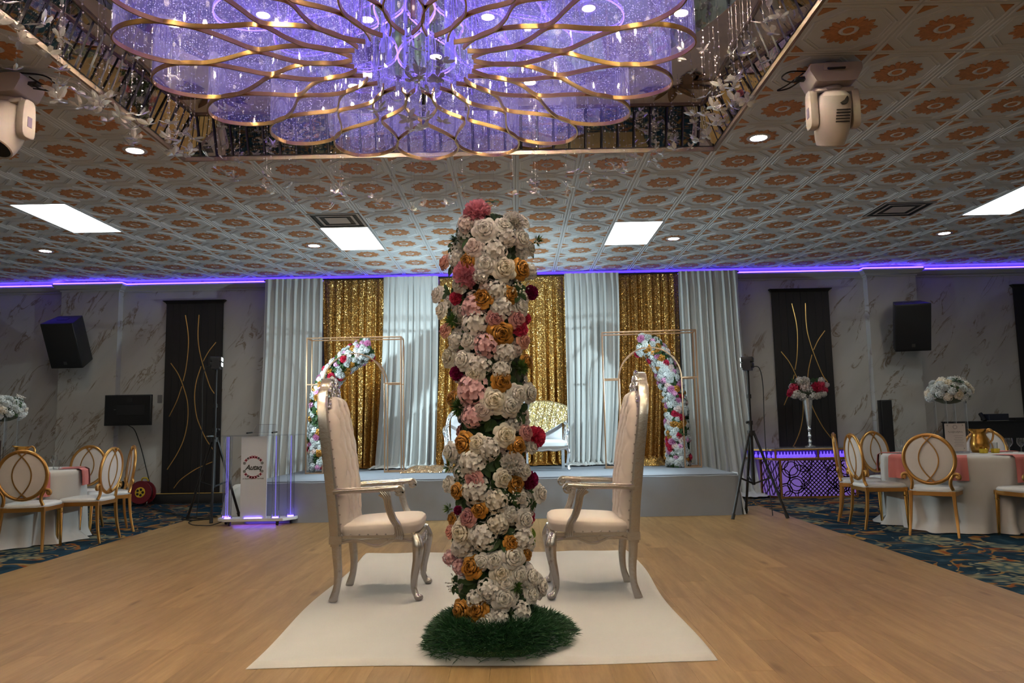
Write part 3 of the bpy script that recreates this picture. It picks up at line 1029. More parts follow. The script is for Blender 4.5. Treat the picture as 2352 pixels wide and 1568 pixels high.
def moving_head(x, y, rz, label):
    t = thing('moving_head_light', label, 'stage light', (x, y, CEIL - 0.005), rz, 'moving head lights')
    # mounting clamp, base box with sloping lower edges
    G().box((0, 0, -0.03), (0.07, 0.05, 0.06)).build('clamp', FIX_W, t, 30, 0.004)
    g = G()
    prof = rounded([(-0.17, -0.055), (0.17, -0.055), (0.175, -0.10), (0.13, -0.185), (-0.13, -0.185), (-0.175, -0.10)], 0.18, 3)
    g.prism([(a, b) for a, b in prof], -0.12, 0.12, M=Matrix(((1, 0, 0, 0), (0, 0, 1, 0), (0, 1, 0, 0), (0, 0, 0, 1))))
    base = g.build('base', FIX_W, t, 35)
    hd = G()
    hd.tube([(-0.055, -0.122, -0.095), (-0.05, -0.14, -0.105), (0.05, -0.14, -0.105), (0.055, -0.122, -0.095)], 0.008, 6)
    hd.build('handle', BLACK, base)
    G().box((0, -0.121, -0.085), (0.17, 0.004, 0.045)).build('handle_plate', FIX_W, base, 0)
    # yoke
    yo = G()
    yo.lathe([(0.07, -0.185), (0.075, -0.20), (0.07, -0.215)], 20)
    arm = rounded([(-0.05, 0.0), (0.05, 0.0), (0.065, -0.12), (0.06, -0.27), (-0.06, -0.27), (-0.065, -0.12)], 0.35, 4)
    for s in (-1, 1):
        M = Matrix(((0, 0, 1, s * 0.140), (1, 0, 0, 0), (0, 1, 0, -0.205), (0, 0, 0, 1)))
        yo.prism(arm, -0.026, 0.026, M=M)
    yo.box((0, 0, -0.215), (0.27, 0.10, 0.035))
    yk = yo.build('yoke', FIX_W, t, 35, 0.006)
    G().box((-0.168, 0, -0.36), (0.003, 0.04, 0.07)).build('display', simple('fixture_label', (0.22, 0.17, 0.28), 0.4), yk, 0)
    # head: rounded body tilted, rear fan, vent slots, lens downwards at the far side
    he = link('head', None, t, (0, 0, -0.375), (radians(24), 0, 0), (1.06, 1.25, 1.22))
    h = G()
    prof = [(0.0, 0.13), (0.06, 0.128), (0.093, 0.105), (0.108, 0.06), (0.112, 0.0), (0.110, -0.07), (0.100, -0.13), (0.088, -0.165), (0.080, -0.17), (0.078, -0.16)]
    h.lathe([(r * 1.0, z) for r, z in reversed(prof)], 24, cap=False)
    h.build('housing', FIX_W, he, 35)
    G().lathe([(0.0, -0.158), (0.078, -0.160)], 24, cap=False).build('lens', BLACK, he)
    G().lathe([(0.0, 0.006), (0.034, 0.004), (0.036, 0)], 20, c=(0, 0, 0), M=Matrix.Translation((0.02, -0.088, 0.085)) @ Matrix.Rotation(radians(55), 4, 'X')).build('fan', BLACK, he)
    for k in range(5):
        G().box((0.02, -0.112, 0.03 - 0.016 * k), (0.085, 0.006, 0.006)).build('slot', BLACK, he, 0)
    # hanging cable loops
    for n_, pts in enumerate((((-0.10, 0.06, -0.03), (-0.26, 0.02, -0.04), (-0.33, 0.0, -0.09), (-0.28, -0.01, -0.13), (-0.18, 0.0, -0.12)),
                              ((-0.17, 0.03, -0.05), (-0.28, 0.06, -0.12), (-0.35, 0.05, -0.16), (-0.27, 0.04, -0.15), (-0.17, 0.03, -0.09)))):
        G().tube(spline(pts, 6), 0.0055, 6).build('cable', RUBBER, t)
    G().box((-0.20, 0.02, -0.10), (0.07, 0.05, 0.022)).build('plug', RUBBER, t, 30, 0.004)
    return t
moving_head(2.22, 5.08, radians(-4), 'white moving head stage light under the ceiling right of the chandelier')
mh = moving_head(-3.44, 4.98, radians(176), 'white moving head stage light on the ceiling, cut by the left frame edge')

# ------------------------------------------------------------------ chandelier
CHZ = 3.30
ch = thing('chandelier', 'large flower shaped chandelier of bronze ribbons and bubbled acrylic glowing violet', 'chandelier', (ccx, ccy, CHZ))
NP = 18
WT = [(0.36, 0.022), (0.42, 0.060), (0.50, 0.092), (0.58, 0.104), (0.66, 0.100), (0.75, 0.070), (0.82, 0.034), (0.88, 0.014), (0.94, 0.034), (1.02, 0.095), (1.12, 0.165), (1.22, 0.215), (1.32, 0.236), (1.42, 0.228), (1.51, 0.192), (1.58, 0.140), (1.625, 0.080), (1.645, 0.030), (1.648, 0.0)]
half = spline([(r, w, 0) for r, w in WT], 3)
outl = [(p.x, p.y) for p in half] + [(p.x, -p.y) for p in reversed(half[:-1])]
pg = G()
for sgn in (1, -1):
    pg.strip([(p.x, sgn * max(p.y, 0.002), 0.012) for p in half], 0.009, 0.026)
ribbon_me = pg.mesh('petal_ribbon', BRONZE, 40)
ag = G()
HP = 0.47
n = len(outl)
ag.add([(x, y, 0.026) for x, y in outl] + [(x, y, HP) for x, y in outl], [(k, k + 1, n + k + 1, n + k) for k in range(n - 1)])
acr_me = ag.mesh('acrylic_panel', ACRYL, 40)
lg = G()
oo = outl[::2]
lg.strip([(x * 0.98 + 0.01, y * 0.96, 0.0) for x, y in oo], 0.008, 0.008)
led_me = lg.mesh('led_line', LED_CH, 0)
for k in range(NP):
    a = radians(93 + 20 * k)
    pt = link('petal_ribbon', ribbon_me, ch, (0, 0, 0), (0, 0, a))
    link('acrylic_panel', acr_me, pt)
    link('led_line', led_me, pt, (0, 0, COVE_Z - CHZ - 0.024))
g = G()
g.lathe([(0.10, COVE_Z - CHZ - 0.03), (0.10, COVE_Z - CHZ - 0.013)], 24)
g.cyl((0, 0, 0.30), (0, 0, COVE_Z - CHZ - 0.02), 0.016)
g.build('ceiling_plate', BRONZE, ch)
for k in range(10):
    a = 2 * pi * k / 10
    r = 0.20 + 0.07 * (k % 2)
    g = G()
    g.cyl((r * cos(a), r * sin(a), 0.03 + 0.05 * (k % 3)), (r * cos(a), r * sin(a), COVE_Z - CHZ - 0.02), 0.013, seg=8)
    g.build('acrylic_rod', GLOW_COL, ch)
for k in range(6):
    a = 2 * pi * k / 6 + 0.2
    G().box((0.62 * cos(a), 0.62 * sin(a), (HP + COVE_Z - CHZ - 0.013) / 2), (0.02, 0.02, COVE_Z - CHZ - 0.013 - HP)).build('hanger', BRONZE, ch, 0)

# crystal butterflies on bead strands
bg = G()
for s in (-1, 1):
    up = [(0.0, 0.01), (0.18, 0.42), (0.55, 0.62), (0.95, 0.60), (0.80, 0.28), (0.45, 0.03)]
    lo = [(0.0, -0.01), (0.45, 0.0), (0.72, -0.22), (0.58, -0.52), (0.28, -0.50)]
    for poly, lift in ((up, 0.42), (lo, 0.30)):
        c = (sum(p[0] for p in poly) / len(poly), sum(p[1] for p in poly) / len(poly))
        vs = [(s * x, y, abs(x) * lift) for x, y in poly] + [(s * c[0], c[1], c[0] * lift + 0.07), (s * c[0], c[1], c[0] * lift - 0.05)]
        n = len(poly)
        fs = [(k, (k + 1) % n, n) for k in range(n)] + [((k + 1) % n, k, n + 1) for k in range(n)]
        if s < 0:
            fs = [tuple(reversed(f)) for f in fs]
        bg.add(vs, fs)
bfly_me = bg.mesh('butterfly', CRYST, 0)
body_me = G().ball((0, 0, 0.03), (0.055, 0.32, 0.055), 6, 4).mesh('butterfly_body', BEAD, 60)
def strand_mesh(nb, ln, seed):
    r_ = random.Random(seed)
    g = G()
    g.tube([(0, 0, 0.02), (0, 0, ln)], 0.0007, 3, mi=1, cap=False)
    for k in range(nb):
        z = 0.05 + (ln - 0.08) * (k + r_.random() * 0.6) / nb
        r = 0.0075 if r_.random() < 0.6 else 0.0055
        vs = [(r, 0, z), (0, r, z), (-r, 0, z), (0, -r, z), (0, 0, z + r), (0, 0, z - r)]
        g.add(vs, [(0, 1, 4), (1, 2, 4), (2, 3, 4), (3, 0, 4), (1, 0, 5), (2, 1, 5), (3, 2, 5), (0, 3, 5)], 0)
    return g
rb = random.Random(11)
def butterfly(x, y, z, sc, where):
    ln = COVE_Z - 0.012 - z
    g = strand_mesh(max(3, int(ln * 11)), ln, rb.random())
    o = g.build('crystal_strand', [BEAD, WIRE], None, 0, loc=(x, y, z))
    tag(o, 'crystal butterfly on beaded thread ' + where, 'crystal pendant', 'crystal butterfly strands')
    rot = (rb.uniform(-0.6, 0.6), rb.uniform(-0.6, 0.6), rb.uniform(0, 2 * pi))
    b = link('butterfly', bfly_me, o, (0, 0, 0), rot, sc)
    link('butterfly_body', body_me, b)
def along(pts, n, jit, sc, where):
    P = spline(pts, 10)
    for k in range(n):
        q = P[min(int((k + rb.random()) / n * len(P)), len(P) - 1)]
        x = min(max(q.x + rb.uniform(-jit, jit), CX0 + 0.12), CX1 - 0.12)
        y = min(max(q.y + rb.uniform(-jit, jit), CY0 + 0.12), CY1 - 0.12)
        butterfly(x, y, q.z + rb.uniform(-0.10, 0.10), sc * rb.uniform(0.75, 1.15), where)
along([(-2.6, 3.55, 3.36), (-2.6, 4.04, 3.22), (-2.6, 4.4, 3.17), (-2.6, 4.75, 3.2), (-2.6, 5.2, 3.26), (-2.6, 5.7, 3.32), (-2.65, 6.2, 3.5)], 44, 0.14, 0.075, 'along the left mirrored side of the cove')
along([(-2.75, 6.35, 3.56), (-2.46, 6.35, 3.38), (-2.1, 6.35, 3.23), (-1.6, 6.35, 3.12), (-1.0, 6.35, 3.07), (-0.4, 6.35, 3.13), (0.2, 6.35, 3.14), (0.6, 6.35, 3.2), (0.95, 6.35, 3.3), (1.25, 6.35, 3.47), (1.5, 6.3, 3.53)], 66, 0.16, 0.064, 'in the row below the far edge of the cove')
along([(1.5, 6.2, 3.52), (1.5, 5.9, 3.49), (1.5, 5.3, 3.42), (1.5, 4.9, 3.38), (1.5, 4.4, 3.4), (1.5, 3.9, 3.42)], 38, 0.14, 0.072, 'along the right mirrored side of the cove')
along([(-0.52, 4.3, 3.36), (-0.42, 4.25, 3.25), (-0.55, 4.3, 3.17), (-0.68, 4.3, 3.02), (-0.5, 4.35, 2.9), (-0.55, 4.3, 2.82)], 20, 0.10, 0.064, 'in the middle of the chandelier')
along([(-2.3, 4.6, 3.62), (-2.35, 5.4, 3.7), (-2.3, 6.2, 3.75)], 8, 0.2, 0.05, 'high up between chandelier and left mirrors')
along([(1.2, 4.2, 3.7), (1.25, 5.0, 3.8), (1.2, 5.9, 3.78)], 10, 0.2, 0.05, 'high up between chandelier and right mirrors')
# ------------------------------------------------------------------ rug
RX0, RX1, RY0, RY1 = -1.36, 0.94, 3.85, 7.06
def rugf(u, v, top=True):
    x = lerp(RX0, RX1, u)
    y = lerp(RY0, RY1, v)
    x += 0.10 * (u - 0.5) * v + 0.018 * sin(v * 9 + 1) * (1 - abs(2 * u - 1) ** 0.5 if False else 1) * (abs(2 * u - 1) ** 3)
    y += 0.02 * sin(u * 7) * (abs(2 * v - 1) ** 3) - 0.10 * (1 - abs(2 * u - 1)) * (v > 0.5) * 0 + 0.07 * (0.5 - u) * v
    e = min(u, 1 - u) * (RX1 - RX0)
    f = min(v, 1 - v) * (RY1 - RY0)
    d = min(e, f)
    z = 0.022 * min(1.0, (d / 0.03)) ** 0.5
    z += 0.003 * sin(x * 5 + y * 3) * sin(y * 4.1 + 1.3 * x) + 0.0025 * sin(x * 13 - y * 7)
    if f < 0.12 and v < 0.5:
        z += 0.010 * (1 - f / 0.12) * (0.5 + 0.5 * sin(u * 31 + 2 * sin(u * 9)))
    if d < 0.002:
        z = 0.002
    return (x, y, max(z, 0.002) + 0.003)
g = G()
g.grid(rugf, 90, 110)
g.grid(lambda u, v: (rugf(u, v)[0], rugf(u, v)[1], 0.0035), 90, 110, flip=True)
rug = g.build('rug', RUG_C, None, 60)
tag(rug, 'white fleece rug spread on the wooden floor under the throne chairs', 'rug')

# ------------------------------------------------------------------ flower shapes (unit radius, facing +Z)
def petal_patch(g, phi, span, prof, nu=4, cup=0.0, tip=0.0, tw=0.0):
    """prof: list of (radius, z) from base to rim"""
    n = len(prof)
    def fn(u, v):
        k = v * (n - 1)
        i = min(int(k), n - 2)
        t = k - i
        r = lerp(prof[i][0], prof[i + 1][0], t)
        z = lerp(prof[i][1], prof[i + 1][1], t)
        s = 2 * u - 1
        wid = span / 2 * (0.55 + 0.45 * sin(pi * min(v * 0.9 + 0.12, 1)))
        a = phi + s * wid + tw * v
        r2 = r * (1 - cup * s * s * v)
        z2 = z - tip * s * s * v * v
        return (r2 * cos(a), r2 * sin(a), z2)
    g.grid(fn, nu, n - 1)

def rose_mesh(seed=1):
    g = G()
    r_ = random.Random(seed)
    g.ball((0, 0, 0.05), (0.30, 0.30, 0.32), 8, 4)
    layers = [(3, 0.15, 0.56, 0.14), (3, 0.26, 0.58, 0.22), (4, 0.40, 0.55, 0.34), (5, 0.58, 0.44, 0.50), (5, 0.80, 0.26, 0.66), (6, 1.02, 0.02, 0.72)]
    for li, (n, R, Z, mid) in enumerate(layers):
        for k in range(n):
            phi = 2 * pi * (k + 0.37 * li) / n + r_.uniform(-0.1, 0.1)
            out = 0.10 + 0.12 * li / 5
            prof = [(0.10, -0.20), (mid * 0.8, -0.12 + 0.05 * (5 - li)), (R * 0.92, lerp(-0.1, Z, 0.75)), (R, Z), (R + out, Z - 0.04 - 0.10 * (li > 3))]
            petal_patch(g, phi, 2 * pi / n * 1.35, prof, 4, 0.08, 0.10 + 0.03 * li)
    return g

def peony_mesh(seed=2):
    g = G()
    r_ = random.Random(seed)
    g.ball((0, 0, 0), 0.60, 10, 6)
    for k in range(64):
        t = k / 63
        th = lerp(0.12, 1.75, t ** 0.6)
        phi = k * 2.39996
        R = 0.95 + r_.uniform(-0.1, 0.08)
        n0 = Vector((sin(th) * cos(phi), sin(th) * sin(phi), cos(th)))
        e1 = Vector((-sin(phi), cos(phi), 0))
        e2 = n0.cross(e1)
        tw = r_.uniform(-0.7, 0.7)
        a1 = e1 * cos(tw) + e2 * sin(tw)
        w = r_.uniform(0.24, 0.34)
        ph = r_.uniform(0, 6)
        def fn(u, v):
            s = 2 * u - 1
            return n0 * lerp(0.35, R, v) + a1 * (s * w * (0.4 + 0.6 * v)) + n0.cross(a1) * (0.10 * sin(4 * s + ph) * v + 0.07 * s * s)
        g.grid(fn, 6, 3)
    return g

def hydrangea_mesh(seed=3):
    g = G()
    r_ = random.Random(seed)
    for k in range(36):
        t = (k + 0.5) / 36
        th = math.acos(1 - 1.40 * t)
        phi = k * 2.39996
        R = 0.84 + r_.uniform(-0.07, 0.12)
        n1 = Vector((sin(th) * cos(phi), sin(th) * sin(phi), cos(th)))
        n0 = (n1 + Vector((r_.uniform(-.3, .3), r_.uniform(-.3, .3), r_.uniform(-.2, .3)))).normalized()
        c = n1 * R
        e1 = n0.orthogonal().normalized()
        e2 = n0.cross(e1)
        w0 = r_.uniform(0, pi)
        s = r_.uniform(0.21, 0.28)
        for q in range(4):
            a = w0 + q * pi / 2
            d1 = e1 * cos(a) + e2 * sin(a)
            d2 = n0.cross(d1)
            lift = r_.uniform(0.0, 0.05)
            rim = [(0.25, 0.34, 0.03), (0.62, 0.52, 0.05), (0.98, 0.30, 0.02), (1.10, 0.0, 0.0), (0.98, -0.30, 0.02), (0.62, -0.52, 0.05), (0.25, -0.34, 0.03)]
            vs = [c - n0 * 0.02] + [c + d1 * (s * x) + d2 * (s * y) + n0 * (z + lift * x) for x, y, z in rim] + [c + d1 * s * 0.6 + n0 * (lift * 0.6 + 0.01)]
            g.add(vs, [(8, i, i + 1) for i in range(1, 7)] + [(0, 1, 8), (7, 0, 8)])
    g.ball((0, 0, 0.05), 0.66, 8, 5)
    return g

def leaves_mesh(seed=4, n=6):
    g = G()
    r_ = random.Random(seed)
    for k in range(n):
        phi = 2 * pi * k / n + r_.uniform(-0.3, 0.3)
        lift = r_.uniform(0.1, 0.8)
        Ln = r_.uniform(0.9, 1.35)
        wd = r_.uniform(0.24, 0.36)
        d = Vector((cos(phi), sin(phi), 0))
        sd = Vector((-sin(phi), cos(phi), 0))
        def fn(u, v):
            s = 2 * u - 1
            w = wd * sin(pi * min(0.06 + v * 0.94, 1)) ** 0.8
            return d * (0.1 + Ln * v) + sd * (s * w) + Vector((0, 0, lift * v - 0.45 * v * v + 0.12 * abs(s) * w / wd))
        g.grid(fn, 2, 5)
    return g

def fern_mesh(seed=5):
    g = G()
    r_ = random.Random(seed)
    for k in range(90):
        th = math.acos(1 - 1.1 * r_.random())
        phi = r_.uniform(0, 2 * pi)
        n0 = Vector((sin(th) * cos(phi), sin(th) * sin(phi), cos(th)))
        sd = n0.orthogonal().normalized()
        a, b = n0 * 0.10, n0 * r_.uniform(0.6, 1.1)
        m = (a + b) / 2
        g.add([a, m + sd * 0.075, b, m - sd * 0.075], [(0, 1, 2), (0, 2, 3)])
    return g

def breath_mesh(seed=6):
    g = leaves_mesh(seed + 9, 5)
    r_ = random.Random(seed)
    for k in range(24):
        p = Vector((r_.uniform(-0.9, 0.9), r_.uniform(-0.9, 0.9), r_.uniform(0.5, 1.0)))
        r = r_.uniform(0.07, 0.11)
        g.ball(p, r, 5, 4, mi=1)
        g.tube([p * 0.2, p], 0.012, 3, mi=0, cap=False)
    return g

ROSE = [rose_mesh(i).mesh('rose', PET['w'], 60) for i in (1, 2)]
PEONY = [peony_mesh(i).mesh('peony', PET['w'], 60) for i in (2, 3)]
HYDR = [hydrangea_mesh(i).mesh('hydrangea', PET['w'], 70) for i in (3, 4)]
LEAF = [leaves_mesh(i).mesh('leaf_sprig', PET['g'], 60) for i in (4, 5, 6)]
FERN = [fern_mesh(i).mesh('fern_sprig', PET['g'], 0) for i in (5, 6)]
BREATH = [breath_mesh(i).mesh('baby_breath', [PET['g'], PET['w']], 60) for i in (7,)]
FL = {'r': ('rose', ROSE), 'p': ('peony', PEONY), 'h': ('hydrangea', HYDR), 'v': ('leaf_sprig', LEAF), 'f': ('fern_sprig', FERN), 'y': ('baby_breath', BREATH)}
rf = random.Random(21)
def flower(kind, col, pos, nrm, r, parent):
    nm, meshes = FL[kind]
    nrm = Vector(nrm).normalized()
    q = nrm.to_track_quat('Z', 'Y').to_matrix().to_4x4() @ Matrix.Rotation(rf.uniform(0, 2 * pi), 4, 'Z')
    o = link(nm, rf.choice(meshes), parent)
    o.matrix_local = Matrix.Translation(Vector(pos)) @ q @ Matrix.Diagonal((r, r, r, 1))
    if kind != 'y':
        o.material_slots[0].link = 'OBJECT'
        o.material_slots[0].material = PET[col]
    return o

# ------------------------------------------------------------------ flower column
FC = (-0.135, 4.20)
col = thing('flower_column', 'tall floral column of white, pink and gold roses on a green grass base', 'flower column', (FC[0], FC[1], 0.028))
col['kind'] = 'thing'
g = G()
g.lathe([(0.15, 0.0), (0.155, 0.3), (0.16, 1.2), (0.155, 2.1), (0.13, 2.28), (0.0, 2.31)], 24)
g.build('core', simple('core_green', (0.05, 0.06, 0.035), 0.8), col)
FLOWERS = "pk,-113,2.31,215,69;rw,-95,2.20,215,53;rw,-67,2.23,215,41;pw,-45,2.26,215,54;rw,-3,2.30,215,43;hb,-130,2.25,215,49;fg,-145,2.17,215,42;rb,-111,2.11,215,45;hw,-82,2.09,215,61;hw,-63,2.16,215,49;rw,-35,2.17,215,42;rw,-1,2.14,220,34;rl,-175,2.07,251,34;hw,-150,2.07,215,42;ro,-121,2.04,215,37;rw,-95,2.01,215,49;rc,-68,1.99,215,53;ro,-38,2.00,215,46;pk,-127,1.97,215,70;hw,-103,1.95,215,37;hw,-1,2.01,222,43;rw,-138,1.92,215,41;ro,-100,1.83,215,45;ro,-60,1.85,215,39;hw,-78,1.87,215,49;yg,-46,1.87,215,50;pm,-149,1.85,215,35;rw,-174,1.89,291,38;pu,-1,1.89,228,39;rw,-174,1.80,270,38;hp,-115,1.79,215,61;rw,-175,1.84,231,30;hw,-72,1.78,215,57;rw,-42,1.79,215,43;rd,-83,1.72,215,37;rd,-48,1.72,215,40;pm,-28,1.73,215,29;hw,-112,1.70,215,65;fg,-159,1.73,215,46;rl,-175,1.69,250,34;pm,-41,1.67,215,40;ro,-75,1.64,215,55;rl,-36,1.61,215,35;rw,-121,1.61,215,39;hw,-153,1.62,215,42;hp,-97,1.58,215,61;rc,-175,1.54,230,47;rw,-131,1.51,215,45;hw,-68,1.54,215,53;ro,-29,1.50,215,32;hw,-107,1.48,215,57;fg,-43,1.46,215,45;pu,-149,1.44,215,38;hw,-74,1.45,215,45;ro,-75,1.39,215,42;rc,-112,1.43,215,41;rw,-51,1.32,215,45;rw,-20,1.33,215,42;hp,-121,1.35,215,78;ro,-175,1.31,215,34;rc,-85,1.29,215,55;rw,-63,1.26,215,47;fg,-141,1.26,215,50;hp,-119,1.21,215,53;rb,-101,1.24,215,41;vg,-38,1.23,215,50;vg,-90,1.20,215,49;vg,-79,2.26,215,45;vg,-81,2.37,215,33;vg,-175,2.16,228,39;fy,-2,2.18,260,43;vg,-67,1.90,215,37;vg,-61,1.68,215,41;vg,-64,1.59,215,37;vg,-82,1.50,215,41;vg,-98,1.41,215,41;vg,-49,1.37,215,37;vg,-127,2.17,215,41;vg,-85,1.97,215,37;vg,-139,1.81,215,33;vg,-136,1.59,215,37;rc,-71,1.11,215,47;rd,-34,1.12,215,33;pm,-1,1.09,238,58;ro,-132,1.07,215,48;rc,-109,1.07,215,39;ro,-53,1.05,215,41;rw,-175,1.02,231,43;rw,-14,1.04,215,28;hw,-93,1.04,215,51;fy,-175,0.94,236,47;hw,-122,0.97,215,65;pw,-59,0.96,215,60;rc,-75,0.89,215,38;rw,-41,0.92,215,36;rd,-116,0.88,215,41;pu,-24,0.87,215,46;ro,-57,0.86,215,39;rw,-175,0.85,241,36;ro,-152,0.82,215,33;hw,-115,0.82,215,69;rw,-2,0.79,249,40;yg,-66,0.80,215,39;hc,-85,0.77,215,55;rw,-49,0.79,215,30;ro,-108,0.73,215,34;rd,-126,0.69,215,39;pu,-148,0.72,215,22;ro,-175,0.67,221,27;fy,-175,0.72,234,36;rw,-67,0.71,215,33;hc,-83,0.66,215,51;rw,-42,0.67,215,42;rl,-175,0.60,230,31;rc,-138,0.61,215,59;hw,-106,0.59,215,64;vg,-77,0.58,215,64;hw,-44,0.57,215,56;ro,-65,0.56,215,33;vy,-1,0.55,230,36;hw,-146,0.53,215,53;hp,-175,0.46,245,36;hp,-149,0.43,215,40;ro,-121,0.44,215,47;rw,-89,0.48,215,36;rw,-105,0.47,215,34;rw,-63,0.49,215,56;ro,-39,0.49,215,26;rc,-80,0.41,215,44;rw,-55,0.40,215,39;rw,-75,0.37,215,43;rw,-28,0.37,215,44;rw,-1,0.30,238,49;yg,-156,0.34,215,40;vg,-119,0.36,215,56;hw,-98,0.33,215,51;rw,-77,0.29,215,50;fg,-59,0.34,215,34;rw,-29,0.28,215,35;vg,-141,0.28,215,48;hw,-117,0.28,215,43;ro,-144,0.21,215,44;ro,-113,0.23,215,45;hw,-48,0.21,215,48;vg,-30,0.24,215,39;vg,-83,0.21,215,51;rw,-102,0.17,215,47;rw,-49,0.16,215,36;rw,-120,0.12,215,39;hw,-81,0.19,215,38;vg,-102,0.95,215,47;vg,-86,0.98,215,43;vg,-146,0.91,215,44;vg,-87,0.84,215,34;vg,-56,0.75,215,43;vg,-103,0.67,215,38;vg,-90,0.54,215,43;vg,-163,0.46,215,36;vg,-93,0.39,215,38;vg,-69,0.25,215,43;vg,-48,0.27,215,39;vg,-67,0.18,215,47;vg,-147,0.78,215,44;vg,-29,0.74,215,39"
placed = []
for e in FLOWERS.split(';'):
    kc, th, z, rr, r = e.split(',')
    th, z, rr, r = radians(float(th)), float(z) - 0.028, float(rr) / 1000, float(r) / 1000
    k, c = kc
    lift = 0.035 if k == 'v' else 0.0
    back = {'h': 0.55, 'p': 0.45, 'r': 0.15, 'v': 0.2, 'f': 0.2, 'y': 0.3}[k] * r
    up = max(0.0, (z - 2.18) / 0.12)
    if k == 'f' and c == 'g':
        c = 'F'
    side = abs(cos(th)) ** 3
    nrm = Vector((cos(th), sin(th) - 0.75 * side, 0.15 + up * 1.6 + rf.uniform(-0.2, 0.25)))
    rad = rr + 0.012 - back - lift - 0.05 * min(up, 1)
    pos = (rad * cos(th), rad * sin(th), z)
    flower(k, c, pos, nrm, r * {'r': 1.18, 'h': 1.22, 'p': 1.15}.get(k, 1.2), col)
    placed.append((th, z))
    if rr > 0.222:
        flower('v', 'g', ((rad - 0.075) * cos(th), (rad - 0.075) * sin(th) + 0.02, z - 0.01), nrm, 0.075, col)
        flower('h', 'w', (0.165 * cos(th), 0.165 * sin(th), z - 0.03), nrm, 0.055, col)
# the sides and back of the column, and small fillers between the blooms
for k in range(95):
    z = 0.10 + 2.12 * ((k * 0.618) % 1.0)
    th = radians(10 + 165 * rf.random())
    kk = rf.choice('rrrhhhvvfp')
    cc = {'v': 'g', 'f': 'g', 'h': rf.choice('wwp'), 'p': rf.choice('wkm')}.get(kk) or rf.choice('wwwcobdl')
    r = rf.uniform(0.038, 0.058)
    flower(kk, cc, (0.185 * cos(th), 0.185 * sin(th), z), (cos(th), sin(th), 0.2), r, col)
for k in range(110):
    z = 0.12 + 2.12 * ((k * 0.618 + 0.3) % 1.0)
    th = radians(-185 + 190 * ((k * 0.7548) % 1.0))
    kk = 'h' if k % 3 == 0 else 'v'
    flower(kk, 'g' if kk == 'v' else rf.choice('wwb'), (0.158 * cos(th), 0.158 * sin(th), z), (cos(th), sin(th), rf.uniform(-0.3, 0.4)), rf.uniform(0.05, 0.062), col)
for k in range(8):
    a = 2 * pi * k / 8
    flower('v' if k % 2 else 'r', 'g' if k % 2 else 'w', (0.10 * cos(a), 0.10 * sin(a), 2.27), (0.5 * cos(a), 0.5 * sin(a), 1), 0.05, col)
# grass skirt
g = G()
rg = random.Random(8)
g.lathe([(0.29, 0.0), (0.29, 0.03), (0.25, 0.07), (0.16, 0.10)], 30, c=(0, -0.035, 0))
for k in range(13000):
    a = rg.uniform(0, 2 * pi)
    t = rg.random() ** 0.7
    R = 0.15 + 0.215 * t + (0.022 * sin(5 * a + 1) + 0.020 * sin(3 * a + 2) + 0.014 * sin(11 * a)) * t
    hz0 = 0.125 * sqrt(max(0.0, 1 - t ** 2.4)) + 0.014 * sin(37 * a) * (1 - t)
    p = Vector((R * cos(a), R * sin(a) - 0.035, max(0.003, hz0)))
    d = Vector((cos(a) * (0.25 + 0.9 * t), sin(a) * (0.25 + 0.9 * t), 0.75 - 0.55 * t)) + Vector((rg.uniform(-0.8, 0.8), rg.uniform(-0.8, 0.8), rg.uniform(-0.25, 0.5)))
    d.normalize()
    ln = rg.uniform(0.038, 0.068)
    sd = d.cross(Vector((rg.uniform(-1, 1), rg.uniform(-1, 1), rg.uniform(-1, 1)))).normalized() * 0.0020
    tip = p + d * ln + Vector((0, 0, -0.12 * ln))
    m = p + d * ln * 0.55
    if tip.z < 0.002:
        tip.z = 0.002
    g.add([p - sd, p + sd, m + sd, m - sd, tip], [(0, 1, 2, 3), (3, 2, 4)])
gb = g.build('grass_base', GRASS, col, 0)
gb['kind'] = 'stuff'

